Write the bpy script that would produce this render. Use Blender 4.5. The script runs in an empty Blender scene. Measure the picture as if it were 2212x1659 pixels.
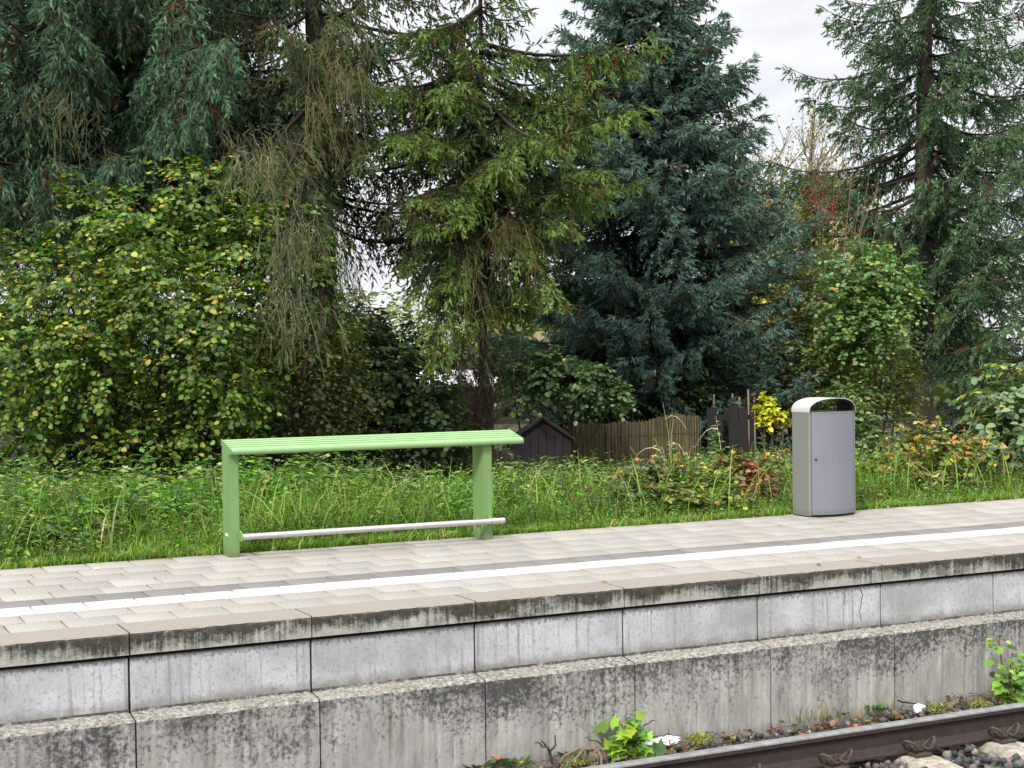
import bpy, bmesh, math, random
import numpy as np
from mathutils import Vector, Matrix
S = bpy.context.scene
C = S.collection
random.seed(7)
RNG = np.random.default_rng(11)
R = math.radians

# ------------------------------------------------------------------ camera
F, YAW, PIT, ROLL = 3300.07, 0.460334, -0.018766, -0.011646
CAM = np.array([-1.7328, -8.0342, 1.4289])
_fw = np.array([math.sin(YAW)*math.cos(PIT), math.cos(YAW)*math.cos(PIT), math.sin(PIT)])
_r = np.array([math.cos(YAW), -math.sin(YAW), 0.0]); _u = np.cross(_r, _fw)
_r2 = _r*math.cos(ROLL)+_u*math.sin(ROLL); _u2 = -_r*math.sin(ROLL)+_u*math.cos(ROLL)
cd = bpy.data.cameras.new('camera'); cam = bpy.data.objects.new('camera', cd); C.objects.link(cam)
M = Matrix.Identity(4)
for i in range(3):
    M[i][0], M[i][1], M[i][2], M[i][3] = _r2[i], _u2[i], -_fw[i], CAM[i]
cam.matrix_world = M
cd.sensor_width = 36; cd.lens = 36*F/2212; cd.clip_end = 2000; cd.clip_start = 0.05
S.camera = cam

def at(x, y, d):
    """a surveyed point: direction of a feature of the photograph and its distance in metres"""
    return CAM + d*(_fw+(x-1106)/F*_r2-(y-829.5)/F*_u2)

# ------------------------------------------------------------------ light
SUN_AZ, SUN_EL = R(-128), R(40)      # azimuth from +Y towards +X
w = bpy.data.worlds.new("World"); S.world = w; w.use_nodes = True
nt = w.node_tree; nt.nodes.clear()
def nd(nt, t, ins=None, **kw):
    n = nt.nodes.new(t)
    for k, v in kw.items(): setattr(n, k, v)
    for k, v in (ins or {}).items():
        if isinstance(v, bpy.types.NodeSocket): nt.links.new(v, n.inputs[k])
        else: n.inputs[k].default_value = v
    return n
sky = nd(nt, 'ShaderNodeTexSky', sky_type='NISHITA', sun_disc=False, sun_elevation=SUN_EL, sun_rotation=SUN_AZ)
tc = nd(nt, 'ShaderNodeTexCoord')
sx = nd(nt, 'ShaderNodeSeparateXYZ', {0: tc.outputs['Generated']})
zc = nd(nt, 'ShaderNodeMath', {0: sx.outputs[2], 1: 0.0}, operation='MAXIMUM')
zq = nd(nt, 'ShaderNodeMath', {0: zc.outputs[0], 1: zc.outputs[0]}, operation='MULTIPLY')
grad = nd(nt, 'ShaderNodeMath', {0: zq.outputs[0], 1: 18.0, 2: 6.6}, operation='MULTIPLY_ADD')
mp = nd(nt, 'ShaderNodeMapping', {0: tc.outputs['Generated'], 3: (1, 1, 2.6)})
no = nd(nt, 'ShaderNodeTexNoise', {'Vector': mp.outputs[0], 'Scale': 7.0, 'Detail': 6.0, 'Roughness': 0.55})
rp = nd(nt, 'ShaderNodeMapRange', {0: no.outputs[0], 1: 0.36, 2: 0.66, 3: 0.90, 4: 1.26})
br = nd(nt, 'ShaderNodeMath', {0: grad.outputs[0], 1: rp.outputs[0]}, operation='MULTIPLY')
cl = nd(nt, 'ShaderNodeVectorMath', {0: (0.972, 0.985, 1.03)}, operation='SCALE'); nt.links.new(br.outputs[0], cl.inputs['Scale'])
no2 = nd(nt, 'ShaderNodeTexNoise', {'Vector': mp.outputs[0], 'Scale': 3.1, 'Detail': 5.0})
fc = nd(nt, 'ShaderNodeMapRange', {0: no2.outputs[0], 1: 0.38, 2: 0.55, 3: 0.72, 4: 0.97})
mx = nd(nt, 'ShaderNodeMix', {0: fc.outputs[0]}, data_type='RGBA')
nt.links.new(sky.outputs[0], mx.inputs[6]); nt.links.new(cl.outputs[0], mx.inputs[7])
bg = nd(nt, 'ShaderNodeBackground', {0: mx.outputs[2], 1: 0.1})
nd(nt, 'ShaderNodeOutputWorld', {0: bg.outputs[0]})
sl = bpy.data.lights.new('sun', 'SUN'); sl.energy = 2.8; sl.angle = R(11); sl.color = (1, 0.95, 0.87)
so = bpy.data.objects.new('sun', sl); C.objects.link(so)
sd = Vector((math.sin(SUN_AZ)*math.cos(SUN_EL), math.cos(SUN_AZ)*math.cos(SUN_EL), math.sin(SUN_EL)))
so.rotation_euler = sd.to_track_quat('Z', 'Y').to_euler(); so.location = (-20, -20, 30)
vs = S.view_settings; vs.view_transform = 'Standard'; vs.look = 'None'; vs.gamma = 1; vs.exposure = 0.46
S.cycles.max_bounces = 6; S.cycles.diffuse_bounces = 3; S.cycles.transmission_bounces = 3

# ------------------------------------------------------------------ materials
def newmat(name):
    m = bpy.data.materials.new(name); m.use_nodes = True
    nt = m.node_tree; nt.nodes.clear()
    return m, nt
def ramp(nt, fac, stops):
    n = nt.nodes.new('ShaderNodeValToRGB'); nt.links.new(fac, n.inputs[0])
    e = n.color_ramp.elements
    while len(e) < len(stops): e.new(0.5)
    for s, (p, c) in zip(e, stops):
        s.position = p; s.color = (*c, 1) if len(c) == 3 else (c[0], c[0], c[0], 1)
    return n.outputs[0]
def posn(nt, scale=(1, 1, 1), obj=False):
    s = nd(nt, 'ShaderNodeTexCoord').outputs['Object'] if obj else nd(nt, 'ShaderNodeNewGeometry').outputs['Position']
    return nd(nt, 'ShaderNodeMapping', {0: s, 3: scale}).outputs[0]
def noise(nt, vec, scale, detail=5, rough=0.6, dist=0.0):
    return nd(nt, 'ShaderNodeTexNoise', {'Vector': vec, 'Scale': scale, 'Detail': detail, 'Roughness': rough, 'Distortion': dist}).outputs[0]
def mth(nt, op, a, b=0.0, c=0.0, clamp=False):
    n = nd(nt, 'ShaderNodeMath', operation=op); n.use_clamp = clamp
    for i, v in enumerate((a, b, c)):
        if isinstance(v, bpy.types.NodeSocket): nt.links.new(v, n.inputs[i])
        else: n.inputs[i].default_value = v
    return n.outputs[0]
def mixc(nt, f, a, b, bt='MIX'):
    n = nd(nt, 'ShaderNodeMix', data_type='RGBA', blend_type=bt)
    for i, v in ((0, f), (6, a), (7, b)):
        if isinstance(v, bpy.types.NodeSocket): nt.links.new(v, n.inputs[i])
        else: n.inputs[i].default_value = v if i == 0 else ((*v, 1) if len(v) == 3 else v)
    return n.outputs[2]
def rng_(nt, v, a, b, c=0.0, d=1.0):
    return nd(nt, 'ShaderNodeMapRange', {0: v, 1: a, 2: b, 3: c, 4: d}).outputs[0]
def finish(m, nt, col, rough=0.8, bump=None, bdist=0.01, bstr=0.5, metal=0.0, spec=0.4):
    p = nd(nt, 'ShaderNodeBsdfPrincipled', {'Metallic': metal, 'Specular IOR Level': spec})
    for k, v in (('Base Color', col), ('Roughness', rough)):
        if isinstance(v, bpy.types.NodeSocket): nt.links.new(v, p.inputs[k])
        else: p.inputs[k].default_value = (*v, 1) if k == 'Base Color' else v
    if bump is not None:
        b = nd(nt, 'ShaderNodeBump', {'Height': bump, 'Distance': bdist, 'Strength': bstr}); nt.links.new(b.outputs[0], p.inputs['Normal'])
    nd(nt, 'ShaderNodeOutputMaterial', {0: p.outputs[0]})
    return m
def plain(name, col, rough=0.6, metal=0.0, var=0.12, sc=20, spec=0.4):
    m, nt = newmat(name)
    n = noise(nt, posn(nt), sc)
    v = rng_(nt, n, 0.3, 0.7, 1-var, 1+var)
    c = mixc(nt, 1.0, col, (0.5, 0.5, 0.5), 'MULTIPLY'); 
    s = nd(nt, 'ShaderNodeVectorMath', {0: col}, operation='SCALE'); nt.links.new(v, s.inputs['Scale'])
    return finish(m, nt, s.outputs[0], rough, bump=n, bdist=0.003, bstr=0.2, metal=metal, spec=spec)
def paint(name, col, rough, metal=0.0, streak=.14):
    m, nt = newmat(name)
    z = nd(nt, 'ShaderNodeSeparateXYZ', {0: nd(nt, 'ShaderNodeNewGeometry').outputs['Position']}).outputs[2]
    a = noise(nt, posn(nt, (30, 30, 2.0)), 1.0, 5, 0.65); b = noise(nt, posn(nt), 7, 5, 0.6); d = noise(nt, posn(nt), 48, 4, 0.7)
    c = mixc(nt, rng_(nt, a, 0.48, 0.75, 0, streak*2), col, tuple(x*.55 for x in col))
    c = mixc(nt, rng_(nt, b, 0.45, 0.7, 0, streak*1.6), c, tuple(min(1, x*.82+.02) for x in col))
    c = mixc(nt, rng_(nt, d, 0.66, 0.74, 0, streak*2), c, tuple(x*.5 for x in col))
    low = mth(nt, 'ADD', rng_(nt, z, 0.0, 0.10, .62, 0.0), mth(nt, 'MULTIPLY', d, .35))
    c = mixc(nt, rng_(nt, low, .3, .8, 0, .55), c, (.10, .085, .065))
    r = rng_(nt, b, .35, .7, rough-.05, rough+.12)
    return finish(m, nt, c, r, b, .002, .15, metal)
def leafmat(name, trans=0.3, rough=0.5, spec=0.35):
    m, nt = newmat(name)
    a = nd(nt, 'ShaderNodeAttribute', attribute_name='Col').outputs[0]
    a = mixc(nt, 1.0, a, (1.12, 1.14, 1.0), 'MULTIPLY')
    p = nd(nt, 'ShaderNodeBsdfPrincipled', {'Base Color': a, 'Roughness': rough, 'Specular IOR Level': spec})
    t = nd(nt, 'ShaderNodeBsdfTranslucent')
    nt.links.new(mixc(nt, 1.0, a, (1.0, 1.5, 0.5), 'MULTIPLY'), t.inputs[0])
    x = nd(nt, 'ShaderNodeMixShader', {0: trans, 1: p.outputs[0], 2: t.outputs[0]})
    nd(nt, 'ShaderNodeOutputMaterial', {0: x.outputs[0]})
    return m
def z_of(nt): return nd(nt, 'ShaderNodeSeparateXYZ', {0: nd(nt, 'ShaderNodeNewGeometry').outputs['Position']}).outputs[2]

def m_coping_face():
    m, nt = newmat('coping_face_concrete')
    z = z_of(nt)
    st = noise(nt, posn(nt, (34, 6, 2.2)), 1.0, 6, 0.65)            # narrow runs of algae
    bl = noise(nt, posn(nt, (2.6, 2, 5.0)), 1.0, 5, 0.65)            # where it grows thick
    sp = noise(nt, posn(nt), 60, 4, 0.7)
    h = rng_(nt, z, -0.118, -0.012, -0.12, 0.24)
    k = mth(nt, 'ADD', mth(nt, 'MULTIPLY', st, 0.8), mth(nt, 'MULTIPLY', bl, 1.25))
    k = mth(nt, 'ADD', mth(nt, 'ADD', k, h), mth(nt, 'MULTIPLY', sp, 0.45))
    f = rng_(nt, k, 1.16, 1.42)
    base = ramp(nt, noise(nt, posn(nt), 9, 5), [(0.3, (0.27, 0.26, 0.225)), (0.7, (0.42, 0.41, 0.375))])
    dark = ramp(nt, noise(nt, posn(nt), 25, 3), [(0.3, (0.02, 0.019, 0.014)), (0.7, (0.075, 0.07, 0.052))])
    return finish(m, nt, mixc(nt, f, base, dark), 0.85, sp, 0.004, 0.6)
def m_coping_top():
    m, nt = newmat('coping_top_concrete')
    a = noise(nt, posn(nt), 110, 3, 0.8); b = noise(nt, posn(nt, (2.5, 9, 1)), 1.0, 4)
    c = ramp(nt, a, [(0.3, (0.14, 0.124, 0.105)), (0.7, (0.33, 0.295, 0.252))])
    return finish(m, nt, mixc(nt, rng_(nt, b, 0.4, 0.7, 0, 0.45), c, (0.26, 0.22, 0.18)), 0.9, a, 0.003, 0.5)
def m_panel():
    m, nt = newmat('pale_wall_concrete')
    z = z_of(nt)
    big = noise(nt, posn(nt), 2.3, 5, 0.6)
    spk = noise(nt, posn(nt, (1, 1, 0.7)), 55, 3, 0.6)
    fine = noise(nt, posn(nt), 170, 2, 0.6)
    run = noise(nt, posn(nt, (26, 6, 1.1)), 1.0, 5, 0.6)
    base = ramp(nt, big, [(0.34, (0.30, 0.305, 0.31)), (0.66, (0.54, 0.55, 0.575))])
    c = mixc(nt, rng_(nt, spk, 0.54, 0.66, 0, 0.65), base, (0.24, 0.24, 0.24))
    c = mixc(nt, rng_(nt, fine, 0.35, 0.65, 0.0, 0.28), c, (0.2, 0.2, 0.2))
    c = mixc(nt, mth(nt, 'MULTIPLY', rng_(nt, run, 0.54, 0.72, 0, 0.85), rng_(nt, big, 0.4, 0.6, 0.15, 1)), c, (0.13, 0.125, 0.11))
    lo = mth(nt, 'ADD', rng_(nt, z, -0.43, -0.31, 0.62, 0.0), mth(nt, 'MULTIPLY', noise(nt, posn(nt, (1, 1, 1)), 11, 5, 0.7), 0.75))
    c = mixc(nt, rng_(nt, lo, 0.58, 0.9, 0, 0.85), c, (0.17, 0.16, 0.135))
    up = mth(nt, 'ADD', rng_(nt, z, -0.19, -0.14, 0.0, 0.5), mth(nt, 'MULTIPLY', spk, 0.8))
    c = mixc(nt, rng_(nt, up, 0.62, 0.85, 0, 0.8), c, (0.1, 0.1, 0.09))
    return finish(m, nt, c, 0.85, spk, 0.003, 0.35)
def m_ledge():
    m, nt = newmat('gritty_ledge_concrete')
    a = noise(nt, posn(nt, (1, 1, 1)), 38, 5, 0.75); b = noise(nt, posn(nt), 6, 4)
    c = ramp(nt, a, [(0.36, (0.085, 0.08, 0.065)), (0.5, (0.25, 0.24, 0.21)), (0.64, (0.47, 0.455, 0.42))])
    c = mixc(nt, rng_(nt, b, 0.45, 0.65, 0, 0.5), c, (0.30, 0.265, 0.2))
    return finish(m, nt, c, 0.95, a, 0.012, 0.8)
def m_lower():
    m, nt = newmat('stained_wall_concrete')
    z = z_of(nt)
    big = noise(nt, posn(nt, (1, 1, 1.3)), 1.9, 6, 0.62)
    run = noise(nt, posn(nt, (24, 8, 2.0)), 1.0, 6, 0.65, 0.4)
    spk = noise(nt, posn(nt), 42, 4, 0.65, 0.3)
    base = ramp(nt, noise(nt, posn(nt, (8, 3, 2.5)), 1.0, 6, 0.7), [(0.3, (0.20, 0.195, 0.18)), (0.7, (0.44, 0.43, 0.41))])
    base = mixc(nt, rng_(nt, run, 0.52, 0.72, 0, 0.6), base, (0.13, 0.125, 0.115))
    base = mixc(nt, rng_(nt, spk, 0.55, 0.7, 0, 0.4), base, (0.16, 0.155, 0.14))
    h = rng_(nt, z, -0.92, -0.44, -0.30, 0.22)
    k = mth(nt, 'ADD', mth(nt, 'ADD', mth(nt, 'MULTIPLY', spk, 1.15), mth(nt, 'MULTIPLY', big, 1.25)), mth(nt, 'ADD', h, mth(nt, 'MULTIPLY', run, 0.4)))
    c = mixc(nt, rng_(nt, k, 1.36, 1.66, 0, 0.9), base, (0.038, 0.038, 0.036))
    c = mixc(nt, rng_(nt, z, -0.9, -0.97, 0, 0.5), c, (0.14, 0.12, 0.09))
    return finish(m, nt, c, 0.9, spk, 0.004, 0.4)
def m_paving(name, lo, hi, wear=(0.3, 0.27, 0.235), wf=0.35):
    m, nt = newmat(name)
    a = noise(nt, posn(nt, (1, 1.6, 1)), 70, 4, 0.9); b = noise(nt, posn(nt, (1.2, 2.4, 1)), 1.4, 5)
    col = nd(nt, 'ShaderNodeAttribute', attribute_name='Col').outputs[0]
    c = ramp(nt, a, [(0.33, lo), (0.67, hi)])
    c = mixc(nt, rng_(nt, b, 0.42, 0.72, 0, wf), c, wear)
    c = mixc(nt, 1.0, c, col, 'MULTIPLY')
    return finish(m, nt, c, 0.9, a, 0.002, 0.4)
MAT = dict(
    coping=m_coping_face(), coptop=m_coping_top(), panel=m_panel(), ledge=m_ledge(), lower=m_lower(),
    pave=m_paving('paving_concrete', (0.16, 0.149, 0.133), (0.41, 0.384, 0.342)),
    white=m_paving('white_paving', (0.42, 0.398, 0.355), (0.57, 0.545, 0.50), (0.6, 0.56, 0.5), 0.3),
    darkp=m_paving('dark_paving', (0.095, 0.09, 0.085), (0.22, 0.208, 0.196), (0.2, 0.19, 0.18), 0.3),
    joint=plain('joint_dirt', (0.045, 0.038, 0.03), 0.95),
    green=paint('green_paint', (0.155, 0.27, 0.095), 0.42),
    greenseat=paint('green_seat_paint', (0.235, 0.40, 0.17), 0.38),
    steel=plain('brushed_steel', (0.72, 0.70, 0.70), 0.34, 1.0, 0.08, 30),
    binbody=paint('silver_grey_sunlit_paint', (0.205, 0.21, 0.195), 0.42, 0.15, .08),  # warm tint of the sunlit side put into the body colour
    bindoor=paint('silver_grey_shaded_paint', (0.2, 0.21, 0.238), 0.42, 0.15, .08),  # same grey, with the bluish tint of the shaded front put into the colour
    binhood=paint('pale_grey_skylit_paint', (0.45, 0.46, 0.46), 0.32, 0.1, .06),  # brightness of the sky on the hood put into a paler colour
    dkinner=plain('dark_hood_inner_face', (0.05, 0.05, 0.055), 0.45), black=plain('black_plastic', (0.012, 0.012, 0.013), 0.5),  # inner faces of the hood, coloured darker than the outside
    railtop=plain('worn_rail_steel', (0.23, 0.225, 0.22), 0.5, 0.4, 0.3, 14),
    cone=plain('spruce_cone', (0.16, 0.075, 0.045), 0.8, 0.0, 0.4, 120), rust=plain('rusty_brown_steel', (0.036, 0.024, 0.021), 0.75, 0.0, 0.3, 25),
    rust2=plain('rusty_clip_steel', (0.052, 0.036, 0.03), 0.7, 0.0, 0.3, 40),
    sleeper=plain('weathered_sleeper_concrete', (0.29, 0.26, 0.205), 0.95, 0.0, 0.55, 22),
    bark=plain('bark', (0.06, 0.042, 0.032), 0.95, 0.0, 0.5, 18),
    barkd=plain('dark_bark', (0.022, 0.018, 0.014), 0.95, 0.0, 0.5, 18),
    twigd=plain('shrub_twig_bark', (0.085, 0.062, 0.042), 0.9, 0.0, 0.4, 25),
    twigp=plain('pale_twig_bark', (0.22, 0.17, 0.10), 0.9, 0.0, 0.4, 25),
    wooddark=plain('dark_stained_wood', (0.016, 0.012, 0.013), 0.8, 0.0, 0.4, 12),
    woodpale=plain('pale_weathered_wood', (0.35, 0.27, 0.2), 0.9, 0.0, 0.3, 22),
    stump=plain('dead_wood', (0.26, 0.2, 0.14), 0.95, 0.0, 0.4, 22),
    litter=plain('white_litter', (0.82, 0.82, 0.84), 0.6, 0.0, 0.06, 30),
    wire=plain('green_wire', (0.07, 0.10, 0.075), 0.6),
    white_p=plain('white_board_paint', (0.75, 0.73, 0.74), 0.6),
    leaf=leafmat('leaf', 0.33, 0.45, 0.4), needle=leafmat('needle', 0.15, 0.55, 0.15), grass=leafmat('grass_blade', 0.35), petal=leafmat('leaf_red', 0.3),
)
def m_soil(name, a, b, sc):
    m, nt = newmat(name); n = noise(nt, posn(nt), sc, 6, 0.7)
    return finish(m, nt, ramp(nt, n, [(0.3, a), (0.7, b)]), 1.0, n, 0.03, 0.6)
MAT['soil'] = m_soil('soil', (0.02, 0.022, 0.01), (0.07, 0.065, 0.03), 3)
MAT['bed'] = m_soil('track_soil', (0.03, 0.026, 0.022), (0.09, 0.078, 0.065), 14)
def m_reed():
    m, nt = newmat('reed'); n = noise(nt, posn(nt, (60, 60, 1.2)), 1.0, 4, 0.7); b = noise(nt, posn(nt, (4, 4, 1.5)), 1.0, 4)
    c = ramp(nt, n, [(0.3, (0.07, 0.056, 0.03)), (0.7, (0.26, 0.21, 0.12))])
    return finish(m, nt, mixc(nt, rng_(nt, b, 0.42, 0.7, 0, 0.6), c, (0.07, 0.068, 0.04)), 0.9, n, 0.01, 0.6)
MAT['reed'] = m_reed()
def m_stone():
    m, nt = newmat('ballast_stone')
    col = nd(nt, 'ShaderNodeAttribute', attribute_name='Col').outputs[0]
    n = noise(nt, posn(nt), 60, 4, 0.7)
    c = mixc(nt, 1.0, col, ramp(nt, n, [(0.3, (0.65,)), (0.7, (1.35,))]), 'MULTIPLY')
    return finish(m, nt, c, 0.9, n, 0.004, 0.5)
MAT['stone'] = m_stone()

# ------------------------------------------------------------------ object helpers
def tag(o, label=None, cat=None, group=None, kind=None):
    if label: o['label'] = label
    if cat: o['category'] = cat
    if group: o['group'] = group
    if kind: o['kind'] = kind
    return o
def thing(name, loc, label, cat, group=None):
    o = bpy.data.objects.new(name, None); C.objects.link(o); o.location = loc
    o.empty_display_size = 0.1
    return tag(o, label, cat, group)
def link(name, me, parent=None, mats=()):
    o = bpy.data.objects.new(name, me); C.objects.link(o)
    for m in mats: me.materials.append(m)
    if parent is not None:
        o.parent = parent
        L = Vector(parent.location)
        if parent.parent: L += Vector(parent.parent.location)
        o.location = (0, 0, 0)
    return o
def origin_of(p):
    v = Vector((0, 0, 0))
    while p is not None: v += Vector(p.location); p = p.parent
    return v
def from_bm(name, bm, mats, parent=None, smooth=False):
    """bm in world coordinates; stored relative to the parent"""
    if parent is not None: bmesh.ops.translate(bm, verts=bm.verts, vec=-origin_of(parent))
    bmesh.ops.recalc_face_normals(bm, faces=bm.faces)
    me = bpy.data.meshes.new(name); bm.to_mesh(me); bm.free()
    if smooth:
        me.polygons.foreach_set('use_smooth', [True]*len(me.polygons)); me.set_sharp_from_angle(angle=R(38))
    return link(name, me, parent, mats)
def mesh_np(name, V, T, mats, parent=None, col=None, midx=None, smooth=False):
    V = np.asarray(V, np.float32).reshape(-1, 3); T = np.asarray(T, np.int32)
    if parent is not None: V = V-np.array(origin_of(parent), np.float32)
    me = bpy.data.meshes.new(name)
    k = T.shape[1]; n = len(T)
    me.vertices.add(len(V)); me.vertices.foreach_set('co', V.ravel())
    me.loops.add(n*k); me.loops.foreach_set('vertex_index', T.ravel())
    me.polygons.add(n); me.polygons.foreach_set('loop_start', np.arange(0, n*k, k, dtype=np.int32))
    if midx is not None: me.polygons.foreach_set('material_index', np.asarray(midx, np.int32))
    if smooth: me.polygons.foreach_set('use_smooth', np.ones(n, bool))
    me.update(calc_edges=True)
    if col is not None:
        a = me.color_attributes.new('Col', 'FLOAT_COLOR', 'POINT')
        c4 = np.ones((len(V), 4), np.float32); c4[:, :3] = col
        a.data.foreach_set('color', c4.ravel())
    return link(name, me, parent, mats)
def box(bm, x0, x1, y0, y1, z0, z1, bev=0.0, mi=0, seg=2):
    r = bmesh.ops.create_cube(bm, size=1)
    for v in r['verts']:
        v.co = Vector((x0+(v.co.x+.5)*(x1-x0), y0+(v.co.y+.5)*(y1-y0), z0+(v.co.z+.5)*(z1-z0)))
    fs = {f for v in r['verts'] for f in v.link_faces}
    for f in fs: f.material_index = mi
    if bev:
        es = {e for f in fs for e in f.edges}
        bmesh.ops.bevel(bm, geom=list(es), offset=bev, segments=seg, affect='EDGES', profile=0.5)
def prism(bm, prof, a0, a1, axis='x', mi=0):
    """closed profile extruded; axis x: prof=(y,z); axis y: prof=(x,z); axis z: prof=(x,y)"""
    f = {'x': lambda a, p: (a, p[0], p[1]), 'y': lambda a, p: (p[0], a, p[1]), 'z': lambda a, p: (p[0], p[1], a)}[axis]
    A = [bm.verts.new(f(a0, p)) for p in prof]; B = [bm.verts.new(f(a1, p)) for p in prof]
    n = len(prof); fs = []
    for i in range(n): fs.append(bm.faces.new((A[i], A[(i+1) % n], B[(i+1) % n], B[i])))
    fs.append(bm.faces.new(A[::-1])); fs.append(bm.faces.new(B))
    for q in fs: q.material_index = mi
    return fs
def tube(bm, pts, rad, seg=8, cap=True, mi=0):
    pts = [Vector(p) for p in pts]; n = len(pts)
    rad = [rad]*n if not hasattr(rad, '__len__') else rad
    rings = []; up = None
    for i, p in enumerate(pts):
        t = (pts[min(i+1, n-1)]-pts[max(i-1, 0)]).normalized()
        if up is None: up = t.orthogonal().normalized()
        s = t.cross(up).normalized(); up = s.cross(t).normalized()
        rings.append([bm.verts.new(p+(s*math.cos(2*math.pi*k/seg)+up*math.sin(2*math.pi*k/seg))*rad[i]) for k in range(seg)])
    for a, b in zip(rings, rings[1:]):
        for k in range(seg): bm.faces.new((a[k], a[(k+1) % seg], b[(k+1) % seg], b[k])).material_index = mi
    if cap:
        bm.faces.new(rings[0][::-1]).material_index = mi; bm.faces.new(rings[-1]).material_index = mi
    return rings

# ------------------------------------------------------------------ numpy foliage tools
def unit(a): return a/np.maximum(np.linalg.norm(a, axis=-1, keepdims=True), 1e-9)
def perp(d, rng):
    r = rng.normal(size=d.shape); r -= d*np.sum(r*d, -1, keepdims=True); return unit(r)
class Geo:
    def __init__(s): s.V = []; s.T = []; s.Cc = []; s.M = []; s.n = 0
    def add(s, V, T, col, mi=0):
        V = V.reshape(-1, 3); s.V.append(V.astype(np.float32)); s.T.append((T+s.n).astype(np.int32)); s.n += len(V)
        s.Cc.append(np.broadcast_to(col, V.shape).astype(np.float32)); s.M.append(np.full(len(T), mi, np.int32))
    def build(s, name, mats, parent=None, smooth=False):
        return mesh_np(name, np.concatenate(s.V), np.concatenate(s.T), mats, parent, np.concatenate(s.Cc), np.concatenate(s.M), smooth)
def tris(g, A, B, Cv, col, mi=0):
    n = len(A); V = np.stack([A, B, Cv], 1); T = np.arange(3*n).reshape(n, 3)
    g.add(V, T, np.repeat(col, 3, 0) if np.ndim(col) == 2 else col, mi)
def sticks(g, P, col, r0, r1, mi=0):
    """P: (n,m,3) polylines -> 3-sided tubes"""
    n, m, _ = P.shape
    t = unit(np.gradient(P, axis=1)); ref = np.array([0.31, 0.52, 0.79])
    s = unit(np.cross(t, ref)); u = np.cross(t, s)
    r = np.linspace(0, 1, m)[None, :, None]; r0 = np.reshape(r0, (-1, 1, 1)); r1 = np.reshape(r1, (-1, 1, 1))
    rad = r0*(1-r)+r1*r
    V = np.stack([P+rad*(s*math.cos(a)+u*math.sin(a)) for a in (0, 2.094, 4.189)], 2)   # n,m,3,3
    idx = np.arange(n*m*3).reshape(n, m, 3)
    T = []
    for k in range(3):
        a, b, c, d = idx[:, :-1, k], idx[:, :-1, (k+1) % 3], idx[:, 1:, (k+1) % 3], idx[:, 1:, k]
        T += [np.stack([a, b, c], -1).reshape(-1, 3), np.stack([a, c, d], -1).reshape(-1, 3)]
    col = np.asarray(col, float)
    if col.ndim == 2: col = np.repeat(col, m*3, 0)
    g.add(V, np.concatenate(T), col, mi)
LEAF = {
    'oval': (np.array([(0, 0), (.3, .40), (.72, .36), (1, 0), (.72, -.36), (.3, -.40)]), np.array([(0, 2, 1), (0, 3, 2), (0, 4, 3), (0, 5, 4)])),
    'lance': (np.array([(0, 0), (.28, .2), (.62, .15), (1, 0), (.62, -.15), (.28, -.2)]), np.array([(0, 2, 1), (0, 3, 2), (0, 4, 3), (0, 5, 4)])),
    'maple': (np.array([(0, 0), (-.08, .3), (.22, .28), (.32, .62), (.5, .34), (.62, .3), (.66, .16), (1, 0), (.66, -.16), (.62, -.3), (.5, -.34), (.32, -.62), (.22, -.28), (-.08, -.3)]),
              np.array([(0, 2, 1), (0, 4, 2), (2, 4, 3), (0, 6, 4), (4, 6, 5), (0, 7, 6), (0, 8, 7), (0, 10, 8), (8, 10, 9), (0, 12, 10), (10, 12, 11), (0, 13, 12)])),
}
def leaves(g, P, d, nrm, L, col, kind='oval', fold=0.25, mi=0):
    pts, tr = LEAF[kind]; n = len(P)
    d = unit(d); s = unit(np.cross(d, nrm)); nn = np.cross(s, d)
    L = np.reshape(L, (-1, 1, 1))
    x = pts[None, :, 0:1]; y = pts[None, :, 1:2]
    V = P[:, None]+L*(d[:, None]*x+s[:, None]*y+nn[:, None]*(np.abs(y)*fold-0.12*x*x))
    T = (np.arange(n)[:, None, None]*len(pts)+tr[None]).reshape(-1, 3)
    g.add(V, T, np.repeat(col, len(pts), 0), mi)
def palette(rng, n, pal, jit=0.22):
    """pal: list of (weight, rgb)"""
    w = np.array([p[0] for p in pal], float); w /= w.sum()
    i = rng.choice(len(pal), n, p=w)
    c = np.array([p[1] for p in pal])[i]
    return np.clip(c*(1+jit*rng.normal(size=(n, 1)))*(1+0.1*rng.normal(size=(n, 3))), 0.004, 0.9)

def needles(g, P0, d, L, col, rng, K=10, nl=0.026, nw=0.0055, core=None):
    n = len(P0)
    t = (np.arange(K)[None]+rng.random((n, K)))/K*1.02
    B = P0[:, None]+d[:, None]*(L[:, None]*t)[..., None]
    rad = perp(np.repeat(d[:, None], K, 1), rng)
    nd_ = unit(d[:, None]*(0.45+0.6*t[..., None])+rad*0.85)
    l = nl*(0.75+0.5*rng.random((n, K, 1)))*(1.1-0.35*t[..., None])
    sd_ = unit(np.cross(nd_, perp(nd_, rng)))*nw*0.5
    cc = np.clip(np.repeat(col[:, None], K, 1)*(0.85+0.35*t[..., None])*(1+0.12*rng.normal(size=(n, K, 1))), 0.003, 1)
    tris(g, (B-sd_).reshape(-1, 3), (B+sd_).reshape(-1, 3), (B+nd_*l).reshape(-1, 3), cc.reshape(-1, 3))
    if core:                                   # the matted needles close to the shoot: two crossed slim blades
        a = perp(d, rng); b = np.cross(d, a); c2 = np.clip(col*(0.9+0.2*rng.random((n, 1))), .003, 1)
        mid = P0+d*(L*.45)[:, None]; tip = P0+d*(L*1.08)[:, None]
        for s_ in (a, b):
            wv = s_*core*(.75+.5*rng.random((n, 1)))
            tris(g, P0, mid-wv, mid+wv, c2); tris(g, mid-wv, tip, mid+wv, c2)

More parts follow.
